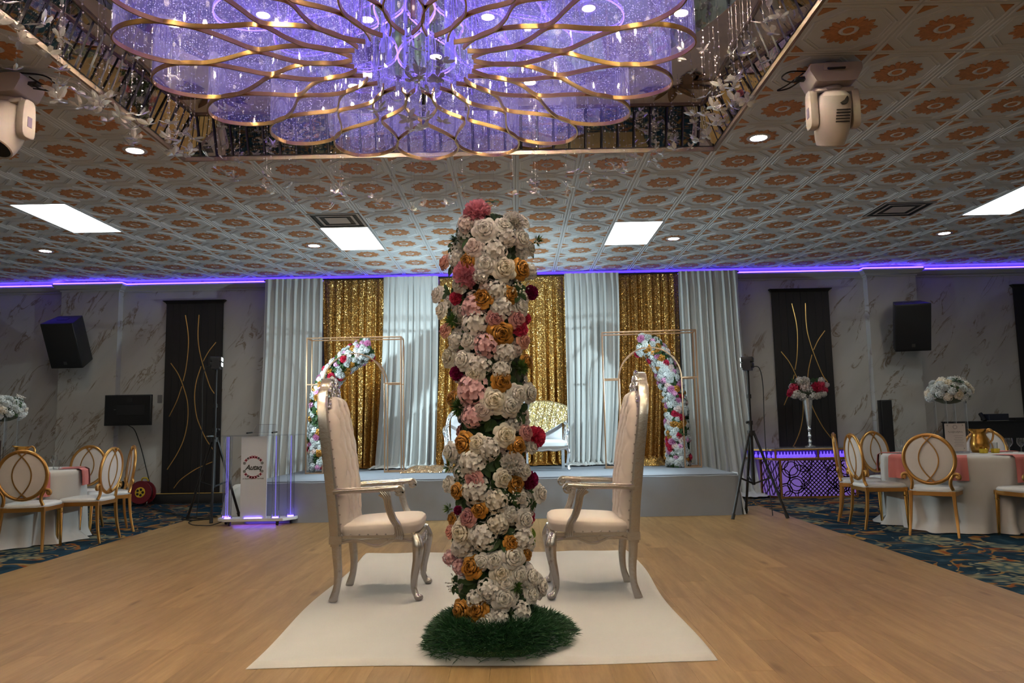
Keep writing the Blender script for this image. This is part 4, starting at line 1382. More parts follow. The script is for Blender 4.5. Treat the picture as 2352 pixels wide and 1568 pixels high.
# ------------------------------------------------------------------ throne chairs (facing local +X)
def make_throne():
    t = thing('throne_chair', '', 'chair', (0, 0, 0), 0, 'high-backed throne chairs')
    def lean(z):
        q = max(0.0, (z - 0.40) / 1.06)
        return -0.262 - 0.125 * q ** 1.15
    # back frame: stiles and crest rail
    half_ = [(0.262, 0.36), (0.265, 0.6), (0.268, 0.85), (0.268, 1.08), (0.258, 1.22), (0.225, 1.32), (0.165, 1.385), (0.11, 1.41), (0.07, 1.445), (0.0, 1.475)]
    path = [(lean(z), y, z) for y, z in half_] + [(lean(z), -y, z) for y, z in reversed(half_[:-1])]
    fp = spline(path, 5)
    fr = G()
    # section: 62 mm deep (along X) by 34 mm
    rows = []
    nP = len(fp)
    for i in range(nP):
        tt = (fp[min(i + 1, nP - 1)] - fp[max(i - 1, 0)]).normalized()
        dx = Vector((1, 0, 0)) - tt * tt.x
        dx.normalize()
        sd = tt.cross(dx).normalized()
        rows.append([fp[i] + dx * a * 0.034 + sd * b * 0.018 for a, b in ((-1, -0.8), (-0.6, -1), (0.7, -1), (1, -0.5), (1, 0.5), (0.7, 1), (-0.6, 1), (-1, 0.8))])
    vs = [p for r in rows for p in r]
    fs = [(i * 8 + k, i * 8 + (k + 1) % 8, (i + 1) * 8 + (k + 1) % 8, (i + 1) * 8 + k) for i in range(nP - 1) for k in range(8)]
    fr.add(vs, fs)
    for sy in (-1, 1):
        fr.box((lean(0.40), sy * 0.262, 0.40), (0.085, 0.046, 0.05))
    fr.build('back_frame', SILVER, t, 35)
    # crest carving
    cr = G()
    for sy in (-1, 1):
        for (y0, z0, r0, turns) in ((0.06, 1.43, 0.036, 1.6), (0.125, 1.39, 0.028, 1.5), (0.03, 1.385, 0.030, 1.4), (0.09, 1.355, 0.022, 1.3)):
            sp = []
            for i in range(15):
                q = i / 14
                a = 2 * pi * turns * q
                r = r0 * (1 - 0.8 * q)
                sp.append((lean(z0) + 0.036 + 0.012 * q, sy * (y0 + r * cos(a)), z0 + r * sin(a)))
            cr.tube(sp, [0.0085 * (1 - 0.4 * i / 14) for i in range(15)], 6)
        for i in range(6):
            y, z = 0.05 + 0.032 * i, 1.375 - 0.019 * i
            cr.ball((lean(z) + 0.037, sy * y, z), (0.012, 0.016, 0.012), 6, 4)
    cr.ball((lean(1.47) + 0.03, 0, 1.475), (0.02, 0.028, 0.035), 8, 6)
    cr.ball((lean(1.40) + 0.04, 0, 1.41), (0.016, 0.024, 0.03), 8, 6)
    cr.build('crest_carving', SILVER, t, 50)
    # tufted back cushion
    TOPZ = 1.36
    def hw(z):
        return interp([(0.44, 0.240), (1.05, 0.246), (1.18, 0.238), (1.26, 0.212), (1.32, 0.165), (1.36, 0.10)], z)
    btn = []
    for r_ in range(6):
        z = 0.62 + 0.135 * r_
        for c in ((-0.15, 0.0, 0.15) if r_ % 2 == 0 else (-0.075, 0.075)):
            btn.append((c, z))
    def cush(u, v):
        z = lerp(0.44, TOPZ, v)
        w = hw(z)
        y = (2 * u - 1) * w
        e = min(u, 1 - u) * 2
        edge = min(1.0, e / 0.22, (1 - v) / 0.06 + 0.02, v / 0.03 + 0.05)
        x = 0.055 + 0.062 * sqrt(max(0.0, 1 - (1 - edge) ** 2))
        x += 0.020 * sin(pi * min(1, v * 1.05)) * edge
        if z > 0.52:
            best = 9
            for cy, cz in btn:
                d2 = (y - cy) ** 2 + (z - cz) ** 2
                x -= 0.034 * math.exp(-d2 / 0.0008)
            # diamond creases
            a = (y / 0.15 + (z - 0.62) / 0.27)
            b = (y / 0.15 - (z - 0.62) / 0.27)
            for q in (a, b):
                f_ = abs(q - round(q))
                x -= 0.020 * math.exp(-(f_ / 0.085) ** 2) * edge
        return (lean(z) - 0.03 + x, y, z)
    g = G()
    g.grid(cush, 44, 96, flip=True)
    g.grid(lambda u, v: (lean(lerp(0.44, TOPZ, v)) - 0.028, (2 * u - 1) * hw(lerp(0.44, TOPZ, v)), lerp(0.44, TOPZ, v)), 6, 20)
    bc = g.build('back_cushion', LEATHER, t, 80)
    bb = G()
    for cy, cz in btn:
        if cz < 1.3:
            bb.ball((lean(cz) + 0.080, cy, cz), (0.006, 0.010, 0.010), 6, 4)
    bb.build('tuft_buttons', LEATHER, bc, 60)['kind'] = 'stuff'
    # seat cushion
    def seatf(u, v):
        a = 2 * pi * u
        # rounded rectangle, wider in front
        ca, sa = cos(a), sin(a)
        k = (abs(ca) ** 5 + abs(sa) ** 5) ** (-1 / 5)
        x, y = 0.272 * ca * k, 0.272 * sa * k * (1.0 + 0.06 * ca)
        s_, z = interp([(0, 0.985), (0.12, 1.0), (0.35, 1.03), (0.55, 1.01), (0.70, 0.93), (0.85, 0.7), (1, 0.0)], v), interp([(0, 0.425), (0.12, 0.44), (0.35, 0.472), (0.55, 0.498), (0.70, 0.515), (0.85, 0.526), (1, 0.535)], v)
        return (0.012 + x * s_, y * s_, z + 0.014 * (x * s_ / 0.27))
    G().grid(seatf, 56, 22).build('seat', LEATHER, t, 70)
    # seat rails with wavy lower edge
    rl = G()
    for sy in (-1, 1):
        def side(u, v):
            x = lerp(-0.25, 0.26, u)
            lowz = 0.375 - 0.014 * cos(2 * pi * u * 2) + 0.012 * cos(2 * pi * u)
            prof = [(0.0, 0.425), (0.012, 0.428), (0.012, 0.408), (0.004, 0.400), (0.004, lowz + 0.018), (0.014, lowz + 0.010), (0.014, lowz), (0.0, lowz - 0.004), (-0.02, lowz)]
            k = v * 8
            i = min(int(k + 1e-6), 7)
            q = k - i
            return (x, sy * (0.258 + lerp(prof[i][0], prof[i + 1][0], q)), lerp(prof[i][1], prof[i + 1][1], q))
        rl.grid(side, 24, 8, flip=sy > 0)
        rl.box((0.0, sy * 0.245, 0.402), (0.50, 0.03, 0.045))
    rl.box((0.268, 0, 0.405), (0.03, 0.46, 0.05))
    rl.box((-0.25, 0, 0.400), (0.03, 0.46, 0.05))
    rail = rl.build('seat_rail', SILVER, t, 40)
    fc = G()
    for sy in (-1, 1):
        for (y0, z0, r0) in ((0.06, 0.365, 0.035), (0.135, 0.375, 0.028)):
            sp = []
            for i in range(13):
                q = i / 12
                a = 2 * pi * 1.3 * q
                r = r0 * (1 - 0.75 * q)
                sp.append((0.288 + 0.006 * q, sy * (y0 + r * cos(a)), z0 + r * sin(a)))
            fc.tube(sp, [0.008 * (1 - 0.4 * q / 12) for q in range(13)], 6)
        fc.tube(spline([(0.286, sy * 0.02, 0.335), (0.288, sy * 0.09, 0.335), (0.288, sy * 0.17, 0.365), (0.285, sy * 0.225, 0.375)], 5), 0.007, 6)
    fc.ball((0.29, 0, 0.365), (0.014, 0.024, 0.036), 8, 6)
    fc.build('front_carving', SILVER, t, 50)
    nm = G()
    for sy in (-1, 1):
        for k in range(9):
            nm.ball((-0.22 + 0.058 * k, sy * 0.276, 0.434), (0.006, 0.004, 0.006), 6, 4)
        for k in range(13):
            z = 0.50 + 0.062 * k
            nm.ball((lean(z) + 0.036, sy * 0.245, z), (0.004, 0.006, 0.006), 6, 4)
    nm.build('nailheads', SILVER, t, 50)['kind'] = 'stuff'
    # legs
    for sy in (-1, 1):
        pts = spline([(0.262, sy * 0.245, 0.42), (0.282, sy * 0.262, 0.355), (0.278, sy * 0.262, 0.27), (0.258, sy * 0.255, 0.16), (0.252, sy * 0.252, 0.085), (0.272, sy * 0.262, 0.035), (0.292, sy * 0.268, 0.022)], 5)
        n = len(pts)
        rs = [interp([(0, 0.030), (0.18, 0.040), (0.38, 0.029), (0.62, 0.021), (0.8, 0.020), (0.92, 0.026), (1, 0.022)], i / (n - 1)) for i in range(n)]
        l = G()
        l.tube(pts, rs, 10)
        l.ball((0.286, sy * 0.266, 0.024), (0.030, 0.026, 0.024), 10, 6)
        l.ball((0.292, sy * 0.268, 0.375), (0.020, 0.022, 0.026), 8, 6)
        l.tube(spline([(0.298, sy * 0.272, 0.34), (0.300, sy * 0.272, 0.26), (0.276, sy * 0.266, 0.15), (0.270, sy * 0.264, 0.09)], 5), 0.006, 5)
        l.build('front_leg', SILVER, t, 50)
        l = G()
        pts = spline([(-0.262, sy * 0.250, 0.40), (-0.258, sy * 0.250, 0.30), (-0.250, sy * 0.250, 0.20), (-0.256, sy * 0.250, 0.10), (-0.285, sy * 0.252, 0.0)], 4)
        n = len(pts)
        l.strip(pts, [interp([(0, 0.046), (0.5, 0.042), (1, 0.044)], i / (n - 1)) for i in range(n)], [interp([(0, 0.060), (0.4, 0.050), (0.75, 0.040), (1, 0.052)], i / (n - 1)) for i in range(n)], up=(1, 0, 0))
        l.build('rear_leg', SILVER, t, 35, 0.004)
        # arm with scrolled end
        a = G()
        ap = spline([(lean(0.71) + 0.02, sy * 0.283, 0.715), (-0.18, sy * 0.298, 0.722), (0.0, sy * 0.312, 0.728), (0.12, sy * 0.318, 0.735), (0.165, sy * 0.320, 0.738)], 5)
        n = len(ap)
        a.tube(ap, [interp([(0, 0.022), (0.3, 0.022), (0.8, 0.026), (1, 0.024)], i / (n - 1)) for i in range(n)], 10, flat=(0.75, 1.25))
        for k in (-1, 1):
            a.tube([p + Vector((0, k * 0.016, 0.014)) for p in ap], 0.0055, 5)
        sc_ = []
        for i in range(19):
            q = i / 18
            ang = pi / 2 - 2 * pi * 1.35 * q
            r = 0.032 * (1 - 0.72 * q)
            sc_.append((0.165 + r * cos(ang), sy * 0.320, 0.716 + r * sin(ang)))
        a.strip(sc_, 0.056, 0.013, up=(0, 0.0, 1))
        a.tube([(0.165, sy * 0.290, 0.716), (0.165, sy * 0.350, 0.716)], 0.012, 10)
        arm = a.build('arm', SILVER, t, 45)
        s_ = G()
        sp = spline([(0.055, sy * 0.312, 0.718), (0.085, sy * 0.312, 0.68), (0.098, sy * 0.308, 0.61), (0.122, sy * 0.300, 0.54), (0.152, sy * 0.292, 0.49), (0.162, sy * 0.286, 0.43), (0.160, sy * 0.282, 0.405)], 5)
        n = len(sp)
        s_.strip(sp, 0.038, [interp([(0, 0.075), (0.2, 0.050), (0.6, 0.042), (0.85, 0.055), (1, 0.052)], i / (n - 1)) for i in range(n)], up=(1, 0, 0))
        for k in (-0.6, 0, 0.6):
            s_.tube([p + Vector((k * 0.024, sy * 0.019, 0)) for p in sp], 0.0055, 5)
        s_.build('arm_support', SILVER, t, 40, 0.004)
    return t
th1 = make_throne()
th1.location = (-0.955, 5.425, 0.022)
th1['label'] = 'silver framed high-back throne chair with blush tufted leather, left of flower column'
th2 = copy_tree(th1)
th2.location = (0.487, 5.385, 0.022)
th2.rotation_euler = (0, 0, pi)
th2['label'] = 'silver framed high-back throne chair with blush tufted leather, right of flower column'
# ------------------------------------------------------------------ stage
SX0, SX1, SY0, SY1, SZ = -3.38, 2.74, 9.60, 12.20, 0.505
def stage_shell(u, v):
    """u runs round left-front-right, v from the floor up over the edge to the middle of the top"""
    P = [(SX0, SY1), (SX0, SY0), (SX1, SY0), (SX1, SY1)]
    lens = [SY1 - SY0, SX1 - SX0, SY1 - SY0]
    d = u * sum(lens)
    k = 0
    while k < 2 and d > lens[k]:
        d -= lens[k]
        k += 1
    a, b = P[k], P[k + 1]
    q = d / lens[k]
    x, y = lerp(a[0], b[0], q), lerp(a[1], b[1], q)
    nx, ny = ((-1, 0), (0, -1), (1, 0))[k]
    wr = 0.006 * sin(9 * u * 11 + 6 * v) + 0.004 * sin(41 * u * 9 - 9 * v)
    if v < 0.75:
        z = SZ * (v / 0.75) - 0.02 * (v / 0.75) ** 8
        off = 0.035 * (1 - v / 0.75) ** 1.5 + wr * (1 - abs(2 * v / 0.75 - 1))
        return (x + nx * off, y + ny * off, max(z, 0.004))
    q2 = (v - 0.75) / 0.25
    ins = 0.5 * q2 ** 1.5
    return (lerp(x, (SX0 + SX1) / 2, 0.0) - nx * ins * 0.9, y - ny * ins, SZ - 0.02 * (1 - q2) ** 3 + 0.003 * sin(13 * x))
g = G()
g.grid(stage_shell, 220, 24)
g.span((SX0 + 0.02, SY0 + 0.02, SZ - 0.03), (SX1 - 0.02, SY1, SZ - 0.001))
g.span((SX0 + 0.05, SY0 + 0.05, 0.0), (SX1 - 0.05, SY1, SZ - 0.03))
stg = g.build('stage', STAGE_C, None, 60)
tag(stg, 'low stage platform wrapped in pale grey cloth below the curtains', 'stage')
# gathered cloth hanging at the right corner of the stage
g = G()
rc = random.Random(3)
def corner(u, v):
    x = SX1 + 0.02 + 0.30 * u
    y = SY0 + 0.10 + 0.5 * u
    sp = 1 + 0.35 * v
    f = 0.035 * sin(u * 26) + 0.02 * sin(u * 47 + 1)
    return (SX1 + 0.012 + (0.16 * u + f * v) * sp * (0.4 + 0.6 * v), y + f * 0.6 * v - 0.12 * v * (1 - u), SZ * (1 - v) + 0.006 - 0.015 * (1 - v) * u)
g.grid(corner, 60, 16)
o = g.build('stage_cloth_drape', DRAPE, stg, 70)

# ------------------------------------------------------------------ curtains
def curtain(name, x0, x1, b0, b1, mat, label, cat, group, folds, seed, z_bot=SZ, puddle=0.25, y0=None, amp=0.045):
    r_ = random.Random(seed)
    y0 = 12.20 if name == 'sequin_curtain' else 12.09
    ph = [r_.uniform(0, 6.28) for _ in range(5)]
    W = x1 - x0
    nx = max(60, int(W * 130))
    nz = 44
    def fold(u):
        w = u + 0.012 * sin(u * 17 + ph[3])
        return sin(2 * pi * folds * w + ph[0]) + 0.45 * sin(2 * pi * folds * 1.73 * w + ph[1]) + 0.3 * sin(2 * pi * folds * 0.47 * w + ph[2])
    def fn(u, v):
        hang = 0.86
        if v < hang:
            t = v / hang
            q = t ** 2.2
            x = lerp(lerp(x0, x1, u), lerp(b0, b1, u), q)
            a = amp * (0.55 + 0.75 * t) * min(1, 0.35 + 8 * t)
            y = y0 + a * fold(u) * (0.8 + 0.2 * sin(3 * t + ph[4])) - 0.05 * q
            x += 0.015 * sin(2 * pi * folds * u + ph[1] + 2 * t) * t
            z = lerp(3.560, z_bot + 0.035, t)
            if t < 0.025:
                y = y0 + 0.012 * fold(u)
            return (x, y, z)
        t = (v - hang) / (1 - hang)
        x = lerp(b0, b1, u) + 0.04 * t * sin(u * 14 + ph[2]) + (u - 0.5) * 0.20 * t
        y = y0 + amp * 1.3 * fold(u) * (1 - 0.5 * t) - 0.05 - puddle * t * (0.75 + 0.25 * sin(u * 9 + ph[0]))
        z = z_bot + 0.014 + 0.040 * (1 - t) * abs(sin(u * 21 + ph[1] + 4 * t)) + 0.024 * abs(sin(9 * t + u * 33 + ph[3])) * (1 - t * 0.7)
        return (x, y, z)
    g = G()
    g.grid(fn, nx, nz)
    o = g.build(name, mat, None, 80)
    return tag(o, label, cat, group)
WG, GG = 'white stage curtains', 'gold sequin stage curtains'
curtain('drape_curtain', -4.02, -3.09, -4.16, -3.14, DRAPE, 'white pleated curtain at the left end behind the podium', 'curtain', WG, 9, 1, 0.0, 0.3)
curtain('sequin_curtain', -3.11, -2.09, -2.95, -2.20, SEQ, 'gold sequin curtain behind the left floral arch', 'curtain', GG, 8, 2, puddle=0.16)
curtain('drape_curtain', -2.11, -1.23, -2.24, -1.28, DRAPE, 'white pleated curtain between the left arch and the flower column', 'curtain', WG, 9, 3, puddle=0.32)
curtain('sequin_curtain', -1.25, -0.20, -1.36, -0.22, SEQ, 'gold sequin curtain mostly hidden behind the left half of the flower column', 'curtain', GG, 8, 4, puddle=0.35)
curtain('sequin_curtain', -0.22, 0.82, -0.24, 0.80, SEQ, 'gold sequin curtain behind the settee, right of the flower column', 'curtain', GG, 8, 5, puddle=0.16)
curtain('drape_curtain', 0.80, 1.67, 0.78, 1.50, DRAPE, 'white pleated curtain between the settee and the right arch', 'curtain', WG, 9, 6, puddle=0.34)
curtain('sequin_curtain', 1.65, 2.65, 1.52, 2.52, SEQ, 'gold sequin curtain behind the right floral arch', 'curtain', GG, 8, 7, puddle=0.22)
curtain('drape_curtain', 2.63, 3.59, 2.62, 3.82, DRAPE, 'white pleated curtain at the right end beside the tripod lamp', 'curtain', WG, 10, 8, 0.0, 0.45)
g = G()
g.cyl((-4.05, 12.145, 3.545), (3.62, 12.145, 3.545), 0.014)
tag(g.build('curtain_rod', BLACK_M), 'long rod carrying the stage curtains under the ceiling', 'curtain rod')
# crumpled sequin cloth lying on the stage
def heap(x0, x1, y0, y1, h, mat, name, label, cat, seed):
    r_ = random.Random(seed)
    p = [r_.uniform(0, 6) for _ in range(6)]
    def fn(u, v):
        x, y = lerp(x0, x1, u), lerp(y0, y1, v)
        e = min(1, min(u, 1 - u) * 5, min(v, 1 - v) * 4)
        z = SZ + 0.004 + h * e ** 0.6 * (0.35 + 0.4 * abs(sin(9 * u + p[0] + 3 * v)) + 0.25 * abs(sin(15 * v + p[1] + 5 * u)))
        return (x + 0.05 * sin(7 * v + p[2]), y + 0.05 * sin(6 * u + p[3]), z)
    return tag(G().grid(fn, 50, 24).build(name, mat, None, 80), label, cat)
heap(-1.62, -0.85, 10.85, 11.45, 0.085, m_sequin('rose_gold_sequin_cloth', (0.70, 0.42, 0.22), (0.92, 0.66, 0.42)), 'sequin_cloth', 'crumpled rose gold sequin cloth lying on the stage left of the column', 'cloth', 5)
heap(1.85, 2.22, 11.55, 11.95, 0.14, SEQ, 'sequin_cloth', 'bunched gold sequin cloth at the foot of the right arch', 'cloth', 6)

# ------------------------------------------------------------------ floral arches
def arch(x0, x1, yf, yb_, rz, flip, label, seed):
    """box frame x0..x1 with an inner arch; flip=-1 puts the garland on the right leg"""
    cx, W = (x0 + x1) / 2, (x1 - x0)
    cy, D = (yf + yb_) / 2, (yb_ - yf)
    t = thing('floral_arch', label, 'floral arch', (cx, cy, SZ), rz, 'floral arches on the stage')
    H = 1.965
    r = 0.0095
    def bar(nm, a, b):
        G().strip([a, b], 2 * r, 2 * r, up=(0, 0, 1) if abs(a[2] - b[2]) < 0.01 else (1, 0, 0)).build(nm, COPPER, t, 0, 0.002)
    for sx in (-1, 1):
        for sy in (-1, 1):
            bar('post', (sx * W / 2, sy * D / 2, 0.0), (sx * W / 2, sy * D / 2, H))
    for sy in (-1, 1):
        bar('top_bar', (-W / 2, sy * D / 2, H), (W / 2, sy * D / 2, H))
    for sx in (-1, 1):
        bar('end_bar', (sx * W / 2, -D / 2, H), (sx * W / 2, D / 2, H))
        bar('end_bar', (sx * W / 2, -D / 2, r), (sx * W / 2, D / 2, r))
    R = 0.445
    zs = 1.285
    for sy in (-1, 1):
        for sx in (-1, 1):
            bar('arch_leg', (sx * R, sy * D / 2, 0.0), (sx * R, sy * D / 2, zs))
            bar('cross_bar', (sx * R, sy * D / 2, zs), (sx * W / 2, sy * D / 2, zs))
            bar('foot_bar', (sx * R, sy * D / 2, r), (sx * W / 2, sy * D / 2, r))
        pts = [(R * cos(pi * k / 24), sy * D / 2, zs + R * sin(pi * k / 24)) for k in range(25)]
        G().strip(pts, 2 * r, 2 * r, up=(0, 1, 0)).build('arch_tube', COPPER, t, 30)
    for sx in (-1, 1):
        bar('arch_foot', (sx * R, -D / 2, r), (sx * R, D / 2, r))
    gl = link('garland', None, t)
    r_ = random.Random(seed)
    if flip > 0:
        path = [(-0.50, 0.07), (-0.51, 0.30), (-0.52, 0.55), (-0.50, 0.99), (-0.43, 1.27), (-0.24, 1.53), (0.0, 1.72), (0.22, 1.83)]
    else:
        path = [(0.37, 0.05), (0.37, 0.30), (0.37, 0.55), (0.36, 0.89), (0.30, 1.21), (0.20, 1.50), (0.06, 1.73), (-0.12, 1.79)]
    P = spline([(x, 0, z) for x, z in path], 8)
    core = G()
    core.tube([(p.x, p.y, p.z) for p in P], 0.105, 10)
    core.build('garland_core', simple('core_green', (0.05, 0.06, 0.035), 0.8), gl)
    nf = 215
    for k in range(nf):
        q = (k + r_.random() * 0.8) / nf
        i = min(int(q * (len(P) - 1)), len(P) - 2)
        c = P[i].lerp(P[i + 1], q * (len(P) - 1) - i)
        tg_ = (P[i + 1] - P[i]).normalized()
        n1 = Vector((0, -1, 0))
        n2 = tg_.cross(n1)
        a = ((k * 0.618) % 1.0 - 0.5) * pi * 1.25
        nv = n1 * cos(a) + n2 * sin(a)
        u = r_.random()
        if u < 0.46:
            kk, cc = r_.choice(('r', 'r', 'p', 'h')), 'W'
        elif u < 0.55:
            kk, cc = 'r', 'o'
        elif u < 0.68:
            kk, cc = r_.choice(('h', 'p')), 'i'
        elif u < 0.75:
            kk, cc = 'p', 'm'
        elif u < 0.82:
            kk, cc = 'r', 'b'
        else:
            kk, cc = 'v', 'g'
        rr = r_.uniform(0.044, 0.060) * (1.15 if kk == 'p' else 1)
        rad = 0.135 + (0.02 if kk == 'r' else 0)
        flower(kk, cc, c + nv * rad + tg_ * r_.uniform(-0.02, 0.02), nv + tg_ * r_.uniform(-0.3, 0.3), rr, gl)
    for k in range(75):
        q = r_.random()
        i = min(int(q * (len(P) - 1)), len(P) - 2)
        a = r_.uniform(-2, 2)
        tg_ = (P[i + 1] - P[i]).normalized()
        nv = Vector((0, -1, 0)) * cos(a) + tg_.cross(Vector((0, -1, 0))) * sin(a)
        flower('v', 'g', P[i] + nv * 0.14, nv, r_.uniform(0.06, 0.09), gl)
    return t
arch(-3.06, -1.69, 11.10, 11.42, radians(2), 1, 'rose gold frame arch with flower garland on its left leg', 31)
arch(1.28, 2.62, 11.02, 11.36, radians(-6), -1, 'rose gold frame arch with flower garland on its right leg', 32)

# ------------------------------------------------------------------ settee on the stage
def settee():
    t = thing('settee', 'ornate silver and white settee on the stage behind the flower column', 'sofa', (-0.16, 11.02, SZ))
    W = 0.86
    G().grid(lambda u, v: (
        (lambda a, k: (W * 0.985 * k * cos(a) * interp([(0, 1), (.5, 1.02), (.8, .93), (1, 0)], v), -0.02 + 0.29 * k * sin(a) * interp([(0, 1), (.5, 1.03), (.8, .9), (1, 0)], v), interp([(0, .34), (.5, .40), (.8, .435), (1, .45)], v)))(2 * pi * u, (abs(cos(2 * pi * u)) ** 7 + abs(sin(2 * pi * u)) ** 7) ** (-1 / 7))
    ), 60, 10).build('seat_cushion', simple('settee_white', (0.74, 0.78, 0.80), 0.45), t, 70)
    g = G()
    pts = [(-W, -0.30, 0.32), (W, -0.30, 0.32), (W, 0.26, 0.32), (-W, 0.26, 0.32)]
    g.strip(pts, 0.03, 0.05, closed=True)
    for k in range(3):
        c = -0.58 + 0.58 * k
        g.tube(spline([(c - 0.28, -0.315, 0.315), (c - 0.1, -0.32, 0.285), (c, -0.32, 0.295), (c + 0.1, -0.32, 0.285), (c + 0.28, -0.315, 0.315)], 5), 0.011, 6)
    g.build('seat_rail', SILVER_W, t, 50)
    # back: outline frame and padded panel
    half_ = [(W - 0.02, 0.34), (W, 0.5), (W + 0.01, 0.66), (W - 0.03, 0.80), (W - 0.16, 0.90), (W - 0.36, 0.93), (0.28, 0.98), (0.12, 1.06), (0.0, 1.09)]
    path = [(x, 0.27 + 0.10 * (z - 0.34), z) for x, z in half_] + [(-x, 0.27 + 0.10 * (z - 0.34), z) for x, z in reversed(half_[:-1])]
    bf = G()
    P = spline(path, 5)
    bf.tube(P, 0.028, 8)
    for i in range(0, len(P), 2):
        bf.ball(P[i] + Vector((0, -0.02, 0)), 0.018, 6, 4)
    bf.build('back_frame', SILVER_W, t, 60)
    def bk(u, v):
        z = lerp(0.40, interp([(0, 1.04), (0.3, 0.95), (0.7, 0.90), (1, 0.78)], abs(2 * u - 1)), v)
        e = min(1, min(u, 1 - u) * 8, min(v, 1 - v) * 6)
        return ((2 * u - 1) * (W - 0.04), 0.262 + 0.10 * (z - 0.34) - 0.06 * sqrt(e) - 0.012 * abs(sin(u * pi * 7)) * abs(sin(v * pi * 3)), z)
    G().grid(bk, 70, 20).build('back_cushion', simple('settee_grey', (0.62, 0.62, 0.66), 0.5), t, 70)
    for sx in (-1, 1):
        a = G()
        a.tube(spline([(sx * W, 0.27, 0.66), (sx * (W + 0.02), 0.1, 0.63), (sx * (W + 0.02), -0.10, 0.60), (sx * (W + 0.01), -0.20, 0.56), (sx * W, -0.17, 0.50), (sx * (W - 0.01), -0.20, 0.42), (sx * (W - 0.01), -0.25, 0.34)], 5), 0.024, 8)
        a.build('arm', SILVER_W, t, 60)
    for x in (-W + 0.02, -0.29, 0.29, W - 0.02):
        l = G()
        edge = abs(x) > 0.5
        sx = 1 if x > 0 else -1
        o_ = 0.03 * sx if edge else 0
        l.tube(spline([(x, -0.28, 0.33), (x + o_, -0.31, 0.26), (x + o_ * 0.4, -0.285, 0.13), (x + o_ * 0.8, -0.29, 0.05), (x + o_ * 1.4, -0.315, 0.016)], 5), [0.030] * 3 + [0.026] * 5 + [0.020] * 8 + [0.022] * 5 if edge else 0.016, 8)
        l.build('front_leg', SILVER_W, t, 60)
    for x in (-W + 0.04, W - 0.04):
        l = G()
        l.strip([(x, 0.25, 0.33), (x, 0.28, 0.0)], 0.04, 0.045, up=(1, 0, 0))
        l.build('rear_leg', SILVER_W, t, 0, 0.004)
settee()
# gold sequin throw over the right end of the settee back
def throw(u, v):
    x = -0.16 + lerp(0.36, 0.90, u)
    topz = SZ + 0.985 - 0.10 * u ** 3
    s = v * 1.05
    f = 0.012 * sin(u * 34) + 0.008 * sin(u * 61 + 2)
    if s < 0.16:
        return (x, 11.02 + 0.37 - (s - 0.16) * 0.2 + f, topz - 0.25 * (0.16 - s) / 0.16)
    if s < 0.26:
        q = (s - 0.16) / 0.10
        return (x, 11.02 + 0.37 - 0.15 * q + f, topz + 0.025 * sin(pi * q))
    q = (s - 0.26) / 0.79
    ln = 0.66 * (1 - 0.72 * u ** 1.3)
    return (x - 0.16 * q * (1 - u) - 0.02 * q, 11.02 + 0.215 - 0.05 * q + f - 0.01, topz - ln * q)
tag(G().grid(throw, 70, 40).build('sequin_throw', SEQ_P, None, 80), 'pale gold sequin throw draped over the right end of the settee', 'throw')
